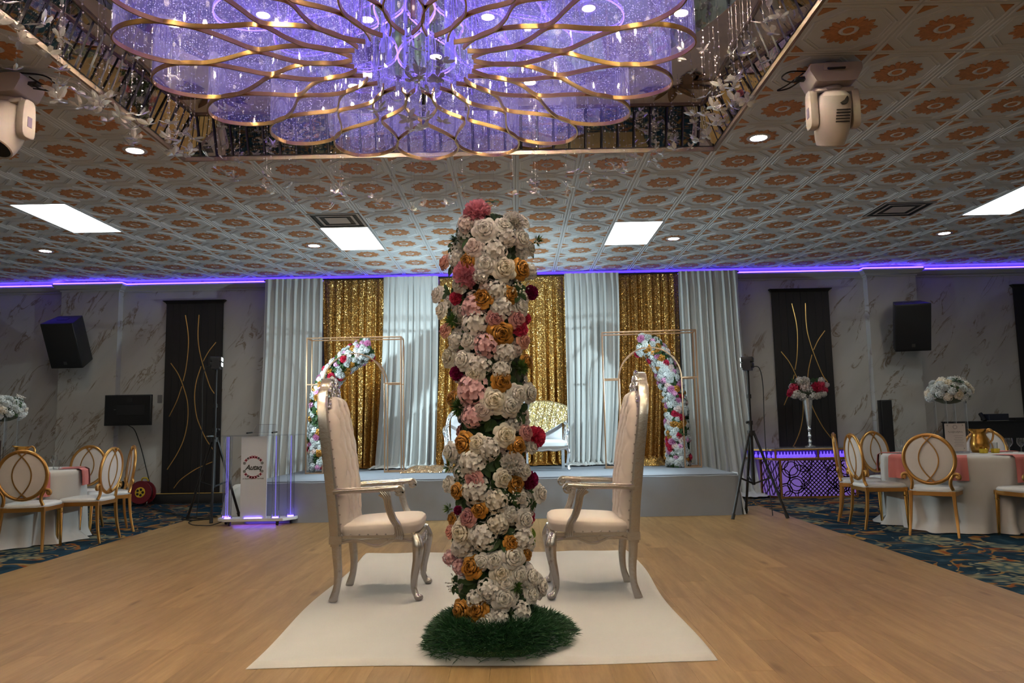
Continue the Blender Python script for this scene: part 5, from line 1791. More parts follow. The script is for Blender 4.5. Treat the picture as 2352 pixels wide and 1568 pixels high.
# ------------------------------------------------------------------ acrylic podium
def text(name, s, size, mat, parent, loc, rot=(pi / 2, 0, 0), shear=0.0, off=0.0, spacing=1.0, ext=0.0004):
    cu = bpy.data.curves.new(name, 'FONT')
    cu.body = s
    cu.size = size
    cu.align_x = 'CENTER'
    cu.align_y = 'CENTER'
    cu.shear = shear
    cu.offset = off
    cu.space_character = spacing
    cu.extrude = ext
    cu.materials.append(mat)
    tmp = link(name, cu)
    bpy.context.view_layer.update()
    me = bpy.data.meshes.new_from_object(tmp.evaluated_get(bpy.context.evaluated_depsgraph_get()))
    bpy.data.objects.remove(tmp, do_unlink=True)
    return link(name, me, parent, loc, rot)
def podium():
    t = thing('podium', 'clear acrylic podium glowing violet with a printed emblem on its frosted panel', 'podium', (-3.20, 9.44, 0.004))
    q = [(-0.36, -0.12), (0.36, -0.12), (0.47, 0.05), (0.47, 0.13), (-0.47, 0.13), (-0.47, 0.0)]
    b = G().prism(q, 0.055, 0.09).build('base', WHITE_P, t, 0, 0.004)
    for x, y in ((-0.30, -0.07), (0.28, -0.07), (0.40, 0.09), (-0.40, 0.09)):
        c = G()
        c.cyl((x, y, 0.055), (x, y, 0.04), 0.020, seg=10)
        c.cyl((x - 0.012, y, 0.024), (x + 0.012, y, 0.024), 0.023, seg=14)
        c.build('caster', RUBBER, b)
    gl = G().box((0, 0.0, 0.052), (0.55, 0.06, 0.004)).build('under_led', LED_P, t, 0)
    for x, y in ((-0.33, -0.06), (0.255, -0.07), (0.395, 0.075), (-0.40, 0.07)):
        c = G()
        c.cyl((x, y, 0.10), (x, y, 1.075), 0.045, seg=20)
        col_ = c.build('column', CLEAR, t)
        c = G()
        c.cyl((x, y, 0.10), (x, y, 1.07), 0.007, seg=8)
        c.build('light_rod', GLOW_COL, col_)
        c = G()
        c.lathe([(0.052, 0.09), (0.056, 0.096), (0.052, 0.108), (0.030, 0.112)], 20, c=(x, y, 0))
        c.build('column_collar', CLEAR, col_)
        G().cyl((x, y, 0.0905), (x, y, 0.1005), 0.038, seg=16).build('column_led', LED_P, col_)
    top = G().prism([(-0.57, -0.16), (0.55, -0.16), (0.55, 0.15), (-0.57, 0.15)], 1.075, 1.090).build('top_plate', CLEAR, t, 0)
    s = G()
    s.box((0.05, 0.0, 1.115), (0.30, 0.22, 0.012))
    s.add([(-0.10, 0.10, 1.12), (0.20, 0.10, 1.12), (0.18, 0.15, 1.215), (-0.07, 0.15, 1.215)], [(0, 1, 2, 3)])
    s.build('reading_shelf', CLEAR, t, 0)
    G().tube([(-0.10, 0.10, 1.12), (-0.07, 0.15, 1.215), (0.18, 0.15, 1.215), (0.20, 0.10, 1.12)], 0.0022, 5).build('shelf_edge', GREY_I, t)
    for x in (-0.105, 0.205):
        G().cyl((x, -0.08, 1.112), (x, 0.10, 1.118), 0.010, seg=8).build('shelf_clip', BLACK, t)
    p = G().box((-0.005, -0.095, 0.58), (0.315, 0.012, 0.98)).build('front_panel', FROST, t, 0)
    G().box((-0.005, -0.108, 0.096), (0.21, 0.012, 0.008)).build('panel_led', LED_P, t, 0)
    yf = -0.1018
    text('emblem_lettering', 'Autaq', 0.086, INK, p, (-0.012, yf, 0.695), shear=0.32, off=0.0022, spacing=0.92)
    text('motto_lettering', 'A TRADITION TO GATHER', 0.0205, INK, p, (-0.010, yf, 0.562), off=0.0003, spacing=1.04)
    # emblem wreath: alternating red crosses and black rosettes above and below the name
    er, eb = G(), G()
    def disk(g, x, z, ro, ri):
        n = 14
        vs = [(x + r * cos(2 * pi * k / n), yf, z + r * sin(2 * pi * k / n)) for r in (ro, ri) for k in range(n)]
        g.add(vs, [(k, (k + 1) % n, n + (k + 1) % n, n + k) for k in range(n)])
    def quad(g, x, z, a, w, h):
        c, s_ = cos(a), sin(a)
        g.add([(x + c * i - s_ * j, yf, z + s_ * i + c * j) for i, j in ((-w, 0), (0, -h), (w, 0), (0, h))], [(0, 1, 2, 3)])
    for sgn in (1, -1):
        for k in range(9):
            a = radians(28 + 124 * k / 8)
            x, z = -0.012 + 0.122 * cos(a), 0.70 + sgn * 0.122 * sin(a)
            if k in (0, 8):
                disk(eb, x, z - sgn * 0.008, 0.017, 0.011)
                disk(eb, x, z - sgn * 0.008, 0.007, 0.0)
            elif k in (2, 6):
                disk(eb, x, z, 0.014, 0.009)
                disk(er, x, z, 0.006, 0.0)
                quad(eb, x, z + sgn * 0.004, a, 0.006, 0.02)
            else:
                for e in (1, -1):
                    quad(er, x, z, sgn * a + e * pi / 4, 0.011, 0.026)
                quad(eb, x, z, sgn * a, 0.004, 0.006)
    eb.build('emblem_rosette', INK, p, 0)['kind'] = 'stuff'
    er.build('emblem_cross', INK_R, p, 0)['kind'] = 'stuff'
    return t
podium()
tag(G().tube(spline([(-3.62, 9.50, 0.05), (-3.75, 9.44, 0.01), (-3.90, 9.46, 0.008), (-4.05, 9.58, 0.008), (-4.2, 9.9, 0.008), (-4.15, 10.4, 0.008), (-4.4, 10.9, 0.008)], 8), 0.006, 6).build('power_cable', RUBBER), 'thin black cable running from the podium base across the floor', 'cable')
tag(G().tube(spline([(-4.0, 10.1, 0.012), (-4.25, 10.0, 0.012), (-4.45, 10.25, 0.012), (-4.2, 10.45, 0.012), (-4.0, 10.25, 0.02), (-4.3, 10.15, 0.02), (-4.9, 10.9, 0.012), (-5.5, 11.6, 0.012), (-5.85, 12.15, 0.03)], 8), 0.008, 6).build('coiled_cable', RUBBER), 'black cable coiled on the carpet under the left tripod', 'cable')
# white cloth bundle behind the podium
def bundle(u, v):
    a = 2 * pi * u
    r = 0.27 * (1 + 0.10 * sin(5 * a) + 0.05 * sin(9 * a)) * interp([(0, 1.05), (0.5, 0.9), (0.85, 0.55), (1, 0)], v)
    return (-3.74 + r * cos(a) * 1.15, 10.62 + 0.8 * r * sin(a), 0.006 + 0.40 * interp([(0, 0), (0.5, 0.62), (0.85, 0.95), (1, 1)], v) * (1 + 0.06 * sin(3 * a)))
tag(G().grid(bundle, 48, 14).build('cloth_bundle', DRAPE, None, 70), 'white cloth bundle on the floor behind the podium', 'cloth')

# ------------------------------------------------------------------ tripod stage lamps
def tripod(x, y, rz, hub, top, label, aim, flip, lit, power):
    t = thing('tripod_lamp', label, 'tripod lamp', (x, y, 0.004), rz)
    G().cyl((0, 0, hub - 0.62), (0, 0, hub + 0.12), 0.021).build('lower_pole', BLACK_M, t)
    G().cyl((0, 0, hub + 0.08), (0, 0, top), 0.0155).build('pole', BLACK_M, t)
    for za, zb, rr in ((-0.03, 0.03, 0.045), (0.10, 0.15, 0.028), (0.42, 0.47, 0.026)):
        G().cyl((0, 0, hub + za), (0, 0, hub + zb), rr, seg=14).build('collar', BLACK, t)
    G().ball((0.045, 0, hub + 0.13), 0.018, 8, 6).build('knob', BLACK, t)
    for k in range(3):
        a = 2 * pi * k / 3 + 0.35
        d = Vector((cos(a), sin(a), 0))
        l = G()
        l.tube([d * 0.035 + Vector((0, 0, hub)), d * 0.365 + Vector((0, 0, 0.03))], 0.0165, 8)
        lg_ = l.build('leg', BLACK_M, t)
        G().tube([d * 0.353 + Vector((0, 0, 0.06)), d * 0.375 + Vector((0, 0, 0.0))], 0.022, 8).build('rubber_foot', RUBBER, lg_)
        G().strip([d * 0.02 + Vector((0, 0, hub - 0.60)), d * 0.21 + Vector((0, 0, hub * 0.47))], 0.012, 0.02).build('brace', BLACK_M, t)
    h = link('lamp_head', None, t, (0, 0, top), (0, 0, aim))
    b = G()
    b.box((0, 0, 0.02), (0.10, 0.22, 0.03))
    b.box((0, -0.09, 0.07), (0.09, 0.02, 0.11))
    b.box((0, 0.09, 0.07), (0.09, 0.02, 0.11))
    b.build('bracket', BLACK_M, h, 30)
    for k, dz in enumerate((0.065, 0.135)):
        bo = G()
        bo.box((0.0, 0, dz), (0.14, 0.17, 0.062))
        body = bo.build('lamp_body', BLACK, h, 30, 0.008)
        for q in (-1, 0, 1):
            G().lathe([(0.0, 0.004), (0.022, 0.003), (0.024, 0.0)], 14, M=Matrix.Translation((0.071, q * 0.053, dz)) @ Matrix.Rotation(pi / 2, 4, 'Y')).build('lens', SPOT_W if lit else BLACK, body)
    G().tube(spline([(-0.06, 0.02, 0.05), (-0.14, 0.03, 0.02), (-0.17, 0.02, -0.2), (-0.16, 0.0, -0.7), (-0.17, 0.0, -top + 0.5), (-0.20, 0.0, -top + 0.02)], 6), 0.0055, 6).build('cable', RUBBER, h)
    lt = bpy.data.lights.new('lamp_beam', 'SPOT')
    lt.energy = power
    lt.color = (0.72, 0.93, 1.0)
    lt.spot_size = radians(118)
    lt.spot_blend = 1.0
    lt.shadow_soft_size = 0.06
    lo = bpy.data.objects.new('lamp_beam', lt)
    COL.objects.link(lo)
    lo.parent = h
    lo.location = (0.10, 0, 0.10)
    lo.rotation_euler = Vector((1, 0, flip)).to_track_quat('-Z', 'Y').to_euler()
    return t
tripod(-3.97, 10.05, 0.5, 1.03, 1.95, 'black tripod with a lit white stage lamp in front of the dark panel', radians(14) - 0.5, -0.14, True, 250)
tripod(2.84, 9.36, radians(-170), 1.00, 1.76, 'black tripod stage lamp at the right end of the stage', radians(157 + 170), -0.14, True, 250)
# ------------------------------------------------------------------ banquet chairs (facing local +X)
def make_banquet_chair():
    t = thing('banquet_chair', '', 'chair', (0, 0, 0), 0, 'gold oval-back banquet chairs')
    OW, OH, OZ = 0.228, 0.238, 0.755
    def bx_(z):
        return -0.205 - 0.10 * (z - 0.45)
    ell = [(bx_(OZ + OH * sin(a)), OW * cos(a), OZ + OH * sin(a)) for a in [2 * pi * k / 40 for k in range(40)]]
    f = G()
    f.tube(ell, 0.0165, 8, closed=True, flat=(1.0, 1.15))
    # two crossing arcs
    f.build('back_frame', GOLD_B, t, 60)
    f = G()
    for s in (-1, 1):
        pts = []
        for k in range(21):
            v = k / 20
            z = lerp(OZ - OH * 0.97, OZ + OH * 0.97, v)
            yy = s * (0.088 - 0.135 * (2 * v - 1) ** 2)
            lim = OW * sqrt(max(0.0, 1 - ((z - OZ) / OH) ** 2))
            yy = max(-lim, min(lim, yy))
            pts.append((bx_(z), yy, z))
        f.strip(pts, 0.010, 0.046, up=(1, 0, 0))
    f.build('back_arc', GOLD_B, t, 60)
    # padded back between the arcs
    g = G()
    for sx in (-1, 1):
        def fn(u, v):
            a = 2 * pi * u
            r = v
            z = OZ + OH * 0.93 * r * sin(a)
            y = OW * 0.93 * r * cos(a)
            return (bx_(z) + sx * (0.004 + 0.012 * sqrt(max(0.0, 1 - r ** 4))), y, z)
        g.grid(fn, 36, 6, flip=sx > 0)
    g.build('back_pad', PAD_W, t, 60)
    # scroll ears and uprights from the oval to the seat
    for s in (-1, 1):
        e = G()
        pts = []
        for k in range(13):
            a = radians(200 - 300 * k / 12)
            r = 0.030 - 0.010 * k / 12
            pts.append((bx_(0.56), s * (0.232 + r * cos(a) * -1), 0.578 + r * sin(a)))
        up = spline([(bx_(0.45) + 0.01, s * 0.185, 0.455), (bx_(0.50), s * 0.170, 0.505), (bx_(0.55), s * 0.175, 0.555), (bx_(0.60), s * 0.200, 0.60)], 5)
        e.tube(up, 0.0165, 8)
        e.tube(spline([(bx_(0.60), s * 0.195, 0.605), (bx_(0.60), s * 0.225, 0.612), (bx_(0.59), s * 0.252, 0.598), (bx_(0.57), s * 0.252, 0.570), (bx_(0.565), s * 0.232, 0.566)], 5), 0.016, 8)
        e.ball((bx_(0.57), s * 0.238, 0.582), (0.016, 0.024, 0.024), 8, 6)
        e.build('scroll_upright', GOLD_B, t, 60)
    # seat
    def seatf(u, v):
        a = 2 * pi * u
        k = (abs(cos(a)) ** 5 + abs(sin(a)) ** 5) ** (-1 / 5)
        s_ = interp([(0, 1.0), (0.3, 1.02), (0.6, 0.96), (0.8, 0.8), (1, 0)], v)
        z = interp([(0, 0.435), (0.3, 0.452), (0.6, 0.472), (0.8, 0.480), (1, 0.484)], v)
        return (0.005 + 0.222 * k * cos(a) * s_, 0.222 * k * sin(a) * s_ * (1 + 0.08 * cos(a)), z)
    G().grid(seatf, 44, 12).build('seat', LEATHER_W, t, 60)
    r = G()
    r.strip([(-0.20, -0.195, 0.415), (0.205, -0.215, 0.415), (0.205, 0.215, 0.415), (-0.20, 0.195, 0.415)], 0.028, 0.045, closed=True)
    r.build('seat_frame', GOLD_B, t, 0, 0.004)
    for s in (-1, 1):
        l = G()
        l.tube([(0.195, s * 0.205, 0.42), (0.195, s * 0.205, 0.35), (0.205, s * 0.210, 0.0)], [0.021, 0.021, 0.013], 10)
        l.ball((0.195, s * 0.205, 0.352), (0.026, 0.026, 0.012), 10, 6)
        l.build('front_leg', GOLD, t, 50)
        l = G()
        pts = spline([(-0.200, s * 0.190, 0.44), (-0.200, s * 0.192, 0.36), (-0.215, s * 0.202, 0.18), (-0.250, s * 0.215, 0.0)], 4)
        l.strip(pts, [lerp(0.036, 0.022, k / 12) for k in range(13)], [lerp(0.036, 0.022, k / 12) for k in range(13)], up=(1, 0, 0))
        l.build('rear_leg', GOLD_B, t, 0, 0.003)
    return t
ch0 = make_banquet_chair()
CH = [(-4.97, 7.88, 100, 'gold oval-back banquet chair in front of the left table, back to the viewer'),
      (-4.69, 8.42, 181, 'gold oval-back banquet chair on the right side of the left table, turned sideways'),
      (-5.42, 9.42, 265, 'gold oval-back banquet chair behind the left table near the wall'),
      (-4.86, 9.14, 216, 'gold oval-back banquet chair partly hidden behind the sideways chair at the left table'),
      (3.90, 8.42, -2, 'gold oval-back banquet chair at the left of the right table by the violet console'),
      (4.22, 7.86, 52, 'gold oval-back banquet chair in front of the right table, back to the viewer'),
      (4.98, 7.56, 98, 'gold oval-back banquet chair at the right frame edge by the right table'),
      (4.52, 9.36, -66, 'gold oval-back banquet chair behind the right table near the column speaker'),
      (5.62, 9.35, -128, 'gold oval-back banquet chair behind the right table, seen past the pitcher'),
      (3.96, 8.98, -26, 'gold oval-back banquet chair just behind the leftmost chair of the right table')]
for k, (x, y, a, lb) in enumerate(CH):
    c = ch0 if k == 0 else copy_tree(ch0)
    c.location = (x, y, -0.010)
    c.rotation_euler = (0, 0, radians(a))
    c['label'] = lb

# ------------------------------------------------------------------ round tables
TZ = 0.757
def round_table(cx, cy, R, label, clabel, seed):
    t = thing('round_table', label, 'table', (cx, cy, -0.010), 0, 'round banquet tables')
    G().lathe([(0.0, 0.71), (R - 0.02, 0.71), (R - 0.01, 0.73), (R - 0.01, 0.745), (0.0, 0.75)], 48).build('table_top', simple('table_wood', (0.25, 0.17, 0.10), 0.6), t)
    for k in range(4):
        a = pi / 4 + k * pi / 2
        G().cyl((0.42 * cos(a), 0.42 * sin(a), 0.0), (0.36 * cos(a), 0.36 * sin(a), 0.71), 0.016).build('leg', BLACK_M, t)
    r_ = random.Random(seed)
    ph = [r_.uniform(0, 6) for _ in range(4)]
    def cl(u, v):
        a = 2 * pi * u
        if v < 0.3:
            q = v / 0.3
            return (cx + R * q * cos(a), cy + R * q * sin(a), TZ)
        q = (v - 0.3) / 0.7
        f = 0.6 * sin(15 * a + ph[0]) + 0.4 * sin(23 * a + ph[1]) + 0.3 * sin(7 * a + ph[2])
        rr = R + 0.010 + 0.012 * min(1, q * 6) + q ** 1.3 * (0.065 * f - 0.02) + max(0, q - 0.88) * 1.0 * (0.5 + 0.5 * sin(5 * a + ph[3]))
        z = TZ - 0.006 * min(1, q * 10) - q * (TZ - 0.002)
        return (cx + rr * cos(a), cy + rr * sin(a), max(z, 0.0))
    o = G().grid(cl, 200, 34).build('tablecloth', LINEN, None, 60)
    tag(o, clabel, 'tablecloth', 'white round tablecloths')
TL, TR = (-5.66, 8.50), (4.84, 8.50)
round_table(*TL, 0.76, 'round banquet table under white cloth by the left wall', 'white floor-length cloth on the left round table', 1)
round_table(*TR, 0.76, 'round banquet table under white cloth on the right carpet', 'white floor-length cloth on the right round table', 2)

def napkin(cx, cy, ang, R, w, drop, inner, label):
    """folded napkin lying on the table and hanging over its edge at angle ang"""
    d, s = Vector((cos(ang), sin(ang), 0)), Vector((-sin(ang), cos(ang), 0))
    P = [(R - inner, TZ + 0.006), (R - inner * 0.5, TZ + 0.007), (R + 0.005, TZ + 0.008), (R + 0.040, TZ - 0.012), (R + 0.050, TZ - drop * 0.5), (R + 0.052, TZ - drop)]
    def fn(u, v):
        k = v * 5
        i = min(int(k + 1e-6), 4)
        r, z = lerp(P[i][0], P[i + 1][0], k - i), lerp(P[i][1], P[i + 1][1], k - i)
        y = (u - 0.5) * w * (1 + 0.12 * v)
        q = Vector((cx, cy, 0)) + d * (r + 0.008 * sin(u * 11) * v) + s * y
        return (q.x, q.y, z)
    g = G()
    g.grid(fn, 12, 20)
    def fn2(u, v):
        x, y, z = fn(u, v)
        q = 0.006
        return (x - d.x * q * (v > 0.5), y - d.y * q * (v > 0.5), z - q * (v <= 0.5) * 0.6)
    g.grid(fn2, 12, 20, flip=True)
    tag(g.build('napkin', CORAL, None, 60), label, 'napkin', 'coral napkins')
napkin(*TL, radians(-35), 0.76, 0.20, 0.26, 0.22, 'coral napkin hanging over the edge of the left table between two chairs')
napkin(*TL, radians(12), 0.76, 0.20, 0.18, 0.22, 'coral napkin at the place behind the sideways chair, left table')
napkin(*TL, radians(40), 0.76, 0.20, 0.20, 0.22, 'coral napkin on the far side of the left table')
napkin(*TR, radians(-166), 0.76, 0.22, 0.24, 0.26, 'coral napkin hanging beside the leftmost chair of the right table')
napkin(*TR, radians(-122), 0.76, 0.20, 0.24, 0.22, 'coral napkin behind the oval chair back of the front chair, right table')
napkin(*TR, radians(-74), 0.76, 0.22, 0.26, 0.24, 'coral napkin hanging left of the rightmost chair, right table')
napkin(*TR, radians(150), 0.76, 0.20, 0.20, 0.22, 'coral napkin on the far left rim of the right table')
napkin(*TR, radians(20), 0.76, 0.22, 0.20, 0.28, 'coral napkin lying flat near the glasses, right table')

def pitcher(x, y, rz, label):
    t = thing('pitcher', label, 'pitcher', (x, y, TZ + 0.002), rz, 'gold pitchers')
    t.scale = (1.22, 1.22, 1.0)
    prof = [(0.0, 0.0), (0.062, 0.0), (0.072, 0.02), (0.080, 0.06), (0.078, 0.11), (0.064, 0.17), (0.054, 0.205), (0.058, 0.235), (0.066, 0.255)]
    g = G()
    seg = 28
    vs, fs = [], []
    for i, (r, z) in enumerate(prof):
        for k in range(seg):
            a = 2 * pi * k / seg
            sp = 0.035 * max(0, cos(a)) ** 6 * max(0, (z - 0.2) / 0.055)
            vs.append(((r + sp) * cos(a), r * sin(a), z + 0.35 * sp))
    for i in range(len(prof) - 1):
        for k in range(seg):
            k2 = (k + 1) % seg
            fs.append((i * seg + k, i * seg + k2, (i + 1) * seg + k2, (i + 1) * seg + k))
    g.add(vs, fs)
    g.build('body', simple('amber_gold', (0.50, 0.25, 0.05), 0.25, 0.85), t, 60)
    G().tube(spline([(-0.055, 0, 0.235), (-0.095, 0, 0.255), (-0.125, 0, 0.22), (-0.115, 0, 0.14), (-0.078, 0, 0.09)], 6), 0.009, 8).build('handle', GOLD_B, t)
pitcher(5.13, 8.58, radians(175), 'gold pitcher on the right table beside the place card')
pitcher(-5.60, 8.66, radians(175), 'gold pitcher on the left table behind the front chair')

def goblet(x, y, label, h=0.15, kind=0):
    g = G()
    if kind == 0:
        g.lathe([(0.0, 0.0), (0.033, 0.0), (0.033, 0.004), (0.006, 0.010), (0.005, 0.055), (0.018, 0.066), (0.036, 0.090), (0.040, 0.118), (0.034, h)], 18, cap=False)
    else:
        g.lathe([(0.0, 0.0), (0.030, 0.0), (0.036, 0.05), (0.038, 0.105)], 18, cap=False)
    o = g.build('glass', GLASS, None, 60, loc=(x, y, TZ + 0.002))
    tag(o, label, 'drinking glass', 'drinking glasses')
for x, y, k, lb in ((4.28, 8.66, 0, 'stemmed glass at the far left of the right table'), (4.36, 8.72, 0, 'stemmed glass next to the leftmost one, right table'), (4.42, 8.58, 1, 'short glass near the left rim of the right table'),
                    (5.30, 8.60, 1, 'short glass right of the gold pitcher, right table'), (5.38, 8.46, 0, 'stemmed glass, left of the pair by the right frame edge'), (5.47, 8.40, 0, 'stemmed glass, right of the pair by the right frame edge'),
                    (4.50, 8.30, 0, 'stemmed glass behind the front chair of the right table'), (-5.12, 8.52, 1, 'short glass on the left table beside the far chair'), (-5.20, 8.60, 0, 'stemmed glass on the left table beside the pitcher')):
    goblet(x, y, lb, 0.155, k)

def candle(x, y, label):
    t = thing('candle_holder', label, 'candle holder', (x, y, TZ + 0.002), 0, 'amber candle holders')
    G().lathe([(0.0, 0.0), (0.040, 0.0), (0.045, 0.045), (0.038, 0.045), (0.034, 0.008)], 20, cap=False).build('cup', simple('amber_glass', (0.60, 0.42, 0.03), 0.15, 0.5), t, 60)
    G().cyl((0, 0, 0.008), (0, 0, 0.030), 0.031).build('candle', CANDLE, t)
candle(5.06, 8.40, 'small amber candle holder in front of the right pitcher')
candle(5.20, 8.42, 'small amber candle holder right of the other by the right pitcher')
candle(-5.78, 8.38, 'small amber candle holder on the left table')

def menu_sign(x, y, rz, label, frame):
    t = thing('table_sign', label, 'table sign', (x, y, TZ + 0.002), rz)
    G().box((0, 0.02, 0.012), (0.25, 0.09, 0.024)).build('stand', CLEAR if not frame else BRONZE, t, 0, 0.003)
    G().box((0, 0, 0.175), (0.215, 0.006, 0.30)).build('card', PAPER, t, 0)
    if frame:
        G().strip([(-0.112, 0, 0.022), (0.112, 0, 0.022), (0.112, 0, 0.328), (-0.112, 0, 0.328)], 0.010, 0.012, up=(0, 1, 0), closed=True).build('frame', simple('dark_frame', (0.05, 0.03, 0.03), 0.4), t, 0)
    yy = -0.0036
    G().tube([(0.020 * cos(2 * pi * k / 16), yy, 0.287 + 0.020 * sin(2 * pi * k / 16)) for k in range(16)], 0.003, 4, closed=True).build('printed_ring', GREY_I, t, 60)
    G().tube([(-0.075 + 0.15 * k / 48, yy, 0.232 + 0.012 * sin(k * 1.05) * (0.6 + 0.4 * cos(k * 0.37))) for k in range(49)], 0.0022, 4).build('printed_scroll', GREY_I, t, 60)
    g = G()
    for k in range(7):
        g.box((0.03, yy, 0.19 - 0.018 * k), (0.10 - 0.02 * (k % 2), 0.0006, 0.004))
    for sx in (-1, 1):
        for sz in (0.055, 0.305):
            g.add([(sx * 0.09, yy, sz), (sx * 0.07, yy, sz + 0.012), (sx * 0.078, yy, sz), (sx * 0.07, yy, sz - 0.012)], [(0, 1, 2, 3)])
    g.build('print', GREY_I, t, 0)
menu_sign(4.77, 8.40, radians(-4), 'pale printed place card standing on the right table', False)
menu_sign(-5.83, 8.46, radians(4), 'dark framed place card on the left table, cut by the frame edge', True)

def centrepiece(x, y, label, seed):
    t = thing('flower_centrepiece', label, 'centrepiece', (x, y, TZ + 0.002), 0, 'white flower centrepieces')
    G().box((0, 0, 0.006), (0.26, 0.26, 0.012)).build('foot_plate', CLEAR, t, 0)
    for sx in (-1, 1):
        for sy in (-1, 1):
            G().box((sx * 0.11, sy * 0.11, 0.31), (0.022, 0.022, 0.60)).build('clear_post', CLEAR, t, 0)
    G().box((0, 0, 0.615), (0.26, 0.26, 0.010)).build('top_plate', CLEAR, t, 0)
    r_ = random.Random(seed)
    G().ball((0, 0, 0.66), (0.19, 0.19, 0.12), 14, 8).build('flower_foam', simple('core_green', (0.05, 0.06, 0.035), 0.8), t)
    for k in range(46):
        q = (k + 0.5) / 46
        th = math.acos(1 - 1.45 * q)
        phi = k * 2.39996
        n0 = Vector((sin(th) * cos(phi), sin(th) * sin(phi), cos(th)))
        p = Vector((n0.x * 0.205, n0.y * 0.205, 0.665 + n0.z * 0.145))
        flower(r_.choice('rhhp'), r_.choice('WWWc'), p, n0 + Vector((0, 0, 0.1)), r_.uniform(0.042, 0.056), t)
    for k in range(10):
        phi = r_.uniform(0, 6.28)
        flower('v', 'g', (0.2 * cos(phi), 0.2 * sin(phi), 0.62 + r_.uniform(0, 0.12)), (cos(phi), sin(phi), 0.2), 0.045, t)
    for k in range(4):
        phi = r_.uniform(0, 6.28)
        flower('y', 'g', (0.15 * cos(phi), 0.15 * sin(phi), 0.79), (cos(phi) * 0.5, sin(phi) * 0.5, 1), 0.05, t)
centrepiece(4.88, 8.66, 'white flower centrepiece on clear posts on the right table', 41)
centrepiece(-5.84, 8.66, 'white flower centrepiece on clear posts, cut by the left frame edge', 42)
# ------------------------------------------------------------------ wall panels with gold inlay curves
CURVES = [[(-0.148, 3.05), (-0.094, 2.74), (-0.087, 2.47), (-0.117, 2.15), (-0.157, 1.96)], [(-0.173, 1.88), (-0.25, 1.64), (-0.367, 1.39)],
          [(0.076, 3.05), (0.068, 2.74), (0.09, 2.51), (0.154, 2.25), (0.276, 1.89), (0.359, 1.75)], [(0.367, 2.59), (0.252, 2.44), (0.164, 2.28)],
          [(0.132, 2.2), (0.059, 1.94), (0.039, 1.69), (0.073, 1.42), (0.134, 1.24), (0.241, 1.02), (0.358, 0.85)],
          [(-0.366, 2.26), (-0.24, 2.08), (-0.142, 1.85), (-0.072, 1.6), (-0.064, 1.31), (-0.119, 1.02), (-0.225, 0.78), (-0.375, 0.54)],
          [(-0.261, 0.24), (-0.146, 0.38), (0.074, 0.53), (0.229, 0.6), (0.358, 0.65)]]
curve_me = []
for c in CURVES:
    curve_me.append(G().strip(spline([(x, -0.041, z) for x, z in c], 7), 0.013, 0.008, up=(0, 1, 0)).mesh('gold_inlay', GOLD_L, 0))
board_me = None
def wall_panel(xc, label):
    t = thing('wall_panel', label, 'wall panel', (xc, WALL_Y, 0.158), 0, 'dark wall panels with gold curves')
    W = 0.935
    nb = 8
    for k in range(nb):
        w = W / nb
        G().box((-W / 2 + (k + 0.5) * w, -0.020, 1.55), (w - 0.003, 0.036, 3.09)).build('board', ESPRESSO, t, 0)
    g = G()
    g.add([(x, y, z) for z, e, d in ((3.08, 0.0, 0.04), (3.10, 0.012, 0.055), (3.125, 0.045, 0.085), (3.135, 0.045, 0.085)) for x, y in ((-W / 2 - e, 0), (-W / 2 - e, -d), (W / 2 + e, -d), (W / 2 + e, 0))],
          [(i * 4 + k, i * 4 + k + 1, i * 4 + k + 5, i * 4 + k + 4) for i in range(3) for k in range(3)] + [(12, 13, 14, 15), (3, 2, 1, 0)])
    g.build('cornice', ESPRESSO, t, 0)
    for m in curve_me:
        link('gold_inlay', m, t, (0, 0, -0.158))
wall_panel(-5.285, 'tall dark wall panel with gold curves behind the left tripod')
wall_panel(4.69, 'tall dark wall panel with gold curves behind the violet console')
wall_panel(8.66, 'tall dark wall panel at the right frame edge')

# ------------------------------------------------------------------ wall speakers
def wall_speaker(x, y, z, rz, tilt, label):
    t = thing('wall_speaker', label, 'speaker', (x, y, z), 0, 'wall speakers')
    h = link('cabinet', None, t, (0, 0, 0), (tilt, 0, rz))
    g = G()
    poly = rounded([(-0.26, -0.20), (0.26, -0.20), (0.20, 0.20), (-0.20, 0.20)], 0.05, 2)
    g.prism(poly, -0.37, 0.37)
    g.build('box', BLACK, h, 30, 0.006)
    G().box((0, -0.203, -0.0), (0.49, 0.008, 0.70)).build('grille', GRILL, h, 30, 0.003)
    G().box((0, -0.209, -0.28), (0.05, 0.003, 0.05)).build('badge', simple('badge_grey', (0.10, 0.10, 0.10), 0.3, 0.6), h, 0)
    G().box((-0.01, 0.02, 0.372), (0.16, 0.08, 0.006)).build('top_handle', BLACK_M, h, 0)
    b = G()
    b.cyl((0, 0.10, 0.0), (0, WALL_Y - 0.15 - y - 0.002, 0.0), 0.03)
    b.box((0, WALL_Y - 0.15 - y - 0.014, 0), (0.16, 0.024, 0.26))
    b.build('bracket', BLACK_M, t)
wall_speaker(-7.06, 11.93, 2.585, radians(-2), radians(26), 'black wall speaker tilted down, on the left pilaster')
wall_speaker(6.20, 11.93, 2.585, radians(-14), radians(15), 'black wall speaker on the right pilaster')

